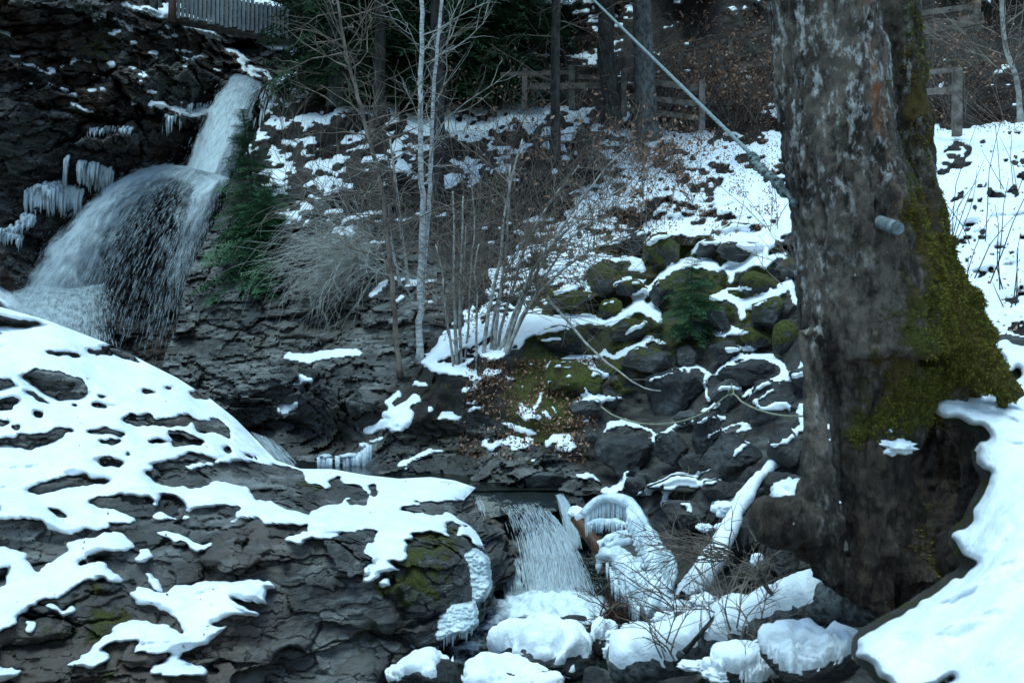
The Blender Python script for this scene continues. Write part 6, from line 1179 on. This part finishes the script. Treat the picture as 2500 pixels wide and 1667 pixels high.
# ice on the slab edge
def ice_plate(label, polys, d, seed):
    g = None; e_ = empty('ice_crust', uv2p(polys[0][0][0], polys[0][0][1], d)); tag(e_, label, 'ice', 'ice crusts beside the small waterfall')
    for poly in polys:
        P = np.array([q_[:2] for q_ in poly]); x0, y0 = P.min(0); x1, y1 = P.max(0); nx = int((x1 - x0) / 2.0); ny = int((y1 - y0) / 2.0); Uq, Vq = np.meshgrid(np.linspace(x0 - 8, x1 + 8, nx), np.linspace(y1 + 8, y0 - 8, ny))
        m_ = in_poly(Uq + 5 * n2(Uq, Vq, 16, seed), Vq + 4 * n2(Uq, Vq, 14, seed + 1), poly).astype(float); s_ = gblur(m_, 2) - 0.5; dd = d + 0.0 * Uq - (Vq - (y0 + y1) / 2) * 0.0016
        h_ = np.where(s_ > 0, 0.05 * np.sqrt(np.clip(2 * s_, 0, 1)) + 0.02 * np.abs(n2(Uq * 0.6, Vq * 1.6, 14, seed + 3)) + 0.008 * n2(Uq, Vq, 6, seed + 4), -0.25 * np.clip(-s_ * 3, 0, 1))
        Pq = uv2p(Uq, Vq, dd - h_); f_ = quads(*Uq.shape); kp = s_.ravel()[f_].max(1) > -0.35; a, b, _ = compact(Pq.reshape(-1, 3), f_[kp]); link('ice_sheet', make_mesh('ice_sheet', a, b), M['ice'], e_)
    return e_
e1 = ice_plate('bulging ribbed ice hanging on the slab corner beside the small waterfall', [c6((700, 1035), (780, 1010), (830, 1040), (845, 1100), (842, 1190), (790, 1245), (730, 1215), (655, 1170), (700, 1110))], 6.62, 3)
icicle_row([uv2p(*c6((740, 1200))[0], 6.55), uv2p(*c6((838, 1170))[0], 6.55)], 16, 0.04, 0.12, 0.010, e1)
e2 = ice_plate('sloping tongue of ribbed ice on the slab foot above the lower pool', [c6((450, 1425), (560, 1370), (610, 1310), (680, 1240), (780, 1232), (795, 1330), (740, 1360), (690, 1372), (580, 1420), (520, 1432), (450, 1455))], 6.05, 5)
icicle_row([uv2p(*c6((560, 1410))[0], 6.0), uv2p(*c6((690, 1360))[0], 6.05), uv2p(*c6((790, 1320))[0], 6.1)], 26, 0.03, 0.09, 0.010, e2)
# icicle cluster under the dark overhang
e = empty('icicle_cluster', uv2p(850, 1130, 10.6)); tag(e, 'cluster of icicles under the dark overhang above the upper pool', 'ice')
p6 = lambda x, y, d: uv2p(*c6((x, y))[0], d)
for i, (x, y, w, h) in enumerate([(160, 625, 60, 26), (260, 620, 70, 24), (320, 575, 40, 22)]): lump(p6(x, y, 10.75), (px(w / 3.42, 10.7), 0.08, px(h / 3.42, 10.7)), 'ice_lump', 'ice', e, seed=i + 20, sub=3)
icicle_row([p6(130, 630, 10.72), p6(180, 640, 10.7), p6(230, 630, 10.7), p6(300, 625, 10.7), p6(330, 585, 10.7), p6(345, 580, 10.7)], 46, 0.08, 0.34, 0.022, e)
# ice curtains on the gorge cliff
def cliff_ice(label, ribs, n, l0, l1, r, seed):
    pts = [uv2p(u, v, 20.1) for u, v, w in ribs]; e_ = empty('ice_curtain', pts[0]); tag(e_, label, 'ice', 'ice curtains on the gorge cliff')
    def dB(u, v):
        j = int(np.clip((960 - v) / 1410 * (len(UB) - 1), 0, len(UB) - 1)); i = int(np.clip((u + 700) / 1490 * (UB.shape[1] - 1), 0, UB.shape[1] - 1)); return DB[j, i]
    rr_ = np.random.default_rng(seed); mb = MB()
    for (ax, ay, aw), (bx_, by, bw) in zip(ribs[:-1], ribs[1:]):
        for k in range(n):
            f_ = rr_.random(); u = ax + (bx_ - ax) * f_ + rr_.normal(0, 2); w = aw + (bw - aw) * f_; v_ = ay + (by - ay) * f_ + rr_.uniform(-0.5, 0.5) * w; d = dB(u, v_) - 0.12; c = uv2p(u, v_, d); L = rr_.uniform(l0, l1)
            mb.tube([c + [0, .05, r], c, c - [0, 0.03, L * 0.5], c - [0, 0.02, L]], np.array([1.2, 1.3, 0.9, 0.15]) * r * rr_.uniform(0.5, 1.3), 6)
    o = mb.build('icicles', M['ice'], e_); o['kind'] = 'stuff'; return e_
cliff_ice('broad ice curtain on the cliff left of the tall waterfall', c1((115, 870, 30), (210, 850, 60), (290, 850, 60), (370, 870, 40)), 110, 0.05, 0.5, 0.026, 1)
cliff_ice('ice fringe climbing toward the fan of the tall waterfall', c1((350, 740, 30), (430, 770, 70), (505, 790, 60)), 120, 0.05, 0.4, 0.024, 2)
cliff_ice('slender ice pillar above the broad ice curtain', c1((300, 710, 16), (294, 760, 20), (290, 820, 24)), 30, 0.1, 0.5, 0.026, 3)
cliff_ice('lowest small ice curtain at the left cliff foot', c1((95, 970, 20), (150, 985, 40), (0, 1050, 20), (100, 1075, 30)), 40, 0.05, 0.25, 0.026, 4)
cliff_ice('row of icicles under the snowy ledge left of the chute', c1((735, 520, 10), (770, 530, 10), (860, 470, 10), (960, 480, 20)), 18, 0.06, 0.45, 0.018, 5)
cliff_ice('ice patches on the brown rock band above the ice fringe', c1((400, 590, 14), (520, 575, 24), (590, 580, 10)), 30, 0.04, 0.2, 0.02, 6)
# dry twig bush over the leaning log, grass tuft, root mass
def bush9(label, x, y, d, n, L, dirx, up, seed, mat='twig', r=0.0045, droop=0.05, dy=-0.1):
    rr_ = np.random.default_rng(seed); c = p9(x, y, d); e_ = empty('dry_bush', c); tag(e_, label, 'bush', 'dry twigs by the fallen log'); mb = MB()
    for k in range(n): twig(mb, c + rr_.normal(0, 0.03, 3), [dirx + rr_.normal(0, .35), dy + rr_.normal(0, .3), up + rr_.normal(0, .35)], L * rr_.uniform(0.6, 1.2), r, 1, rr_, droop, 5, 0.7, 0.16)
    o = mb.build('twigs', M[mat], e_); o['kind'] = 'stuff'; return e_
bush9('dry branch tangle arching left over the leaning snowy log', 1380, 560, 6.0, 22, 0.62, -1.0, 0.25, 1)
bush9('dry upright twigs crossing the fallen log', 1340, 1020, 5.0, 12, 0.45, -0.1, 0.9, 2, droop=0.0)
bush9('thin dry twigs hanging in front of the ice arch', 930, 950, 5.6, 9, 0.40, -0.4, 0.5, 3)
bush9('dry twigs drooping over the left end of the fallen log', 920, 1330, 4.9, 8, 0.34, -0.2, 0.8, 4)
bush9('dry twigs at the right of the fallen log', 1500, 1200, 4.5, 9, 0.36, 0.2, 0.6, 5)
stem_thing('dead_branch', 'dark dead branch slanting up from the fallen log', 'branch', M['darkbark'], [(c9((1040, 1320), (1150, 1190), (1260, 1060), (1330, 990), (1480, 930), (1610, 900)), [4.95, 4.9, 4.9, 4.95, 5.0, 5.0], 13, 5)], br=dict(n=14, L=0.35, r=0.003, lev=1), seed=41, basepart='limb', bmat=M['twig'])
stem_thing('dead_branch', 'short forked dead branch standing on the snow of the fallen log', 'branch', M['darkbark'], [(c8((1160, 1120), (1120, 1050), (1060, 980), (1030, 900)), 4.7, 14, 9)], br=dict(n=8, L=0.3, r=0.003, lev=1), seed=42, basepart='limb', bmat=M['twig'])
stem_thing('dead_branch', 'thin stake at the bottom in front of the fallen log', 'branch', M['darkbark'], [(c8((950, 1480), (955, 1380), (945, 1280), (965, 1180)), 4.3, 12, 7)], br=dict(n=6, L=0.3, r=0.003, lev=1), seed=43, basepart='limb', bmat=M['twig'])
rr_ = np.random.default_rng(6); c = uv2p(*c7((915, 1425))[0], 8.35); e = empty('grass_tuft', c); tag(e, 'tuft of dry straw-coloured grass hanging over a dark stone', 'grass'); mb = MB()
for k in range(120): twig(mb, c + rr_.normal(0, 0.02, 3) * [2, 1, .5], [rr_.normal(0, .35), -0.4, 0.3 + rr_.normal(0, .4)], rr_.uniform(0.15, 0.36), 0.0028, 0, rr_, 0.5)
o = mb.build('blades', M['grass'], e); o['kind'] = 'stuff'
rr_ = np.random.default_rng(7); c = p9(440, 1060, 6.6); e = empty('root_mass', c); tag(e, 'reddish tangle of roots at the edge of the foam', 'roots'); mb = MB()
for k in range(70): twig(mb, c + rr_.normal(0, 0.03, 3), rr_.normal(0, 1, 3), rr_.uniform(0.08, 0.25), 0.005, 1, rr_, 0.0, 3)
o = mb.build('rootlets', M['redwood'], e); o['kind'] = 'stuff'
for ob in list(col.objects):
    if ob.parent is not None and ob.name.split('.')[0] in ('branches', 'twigs', 'leaves', 'crown'): ob['kind'] = 'stuff'
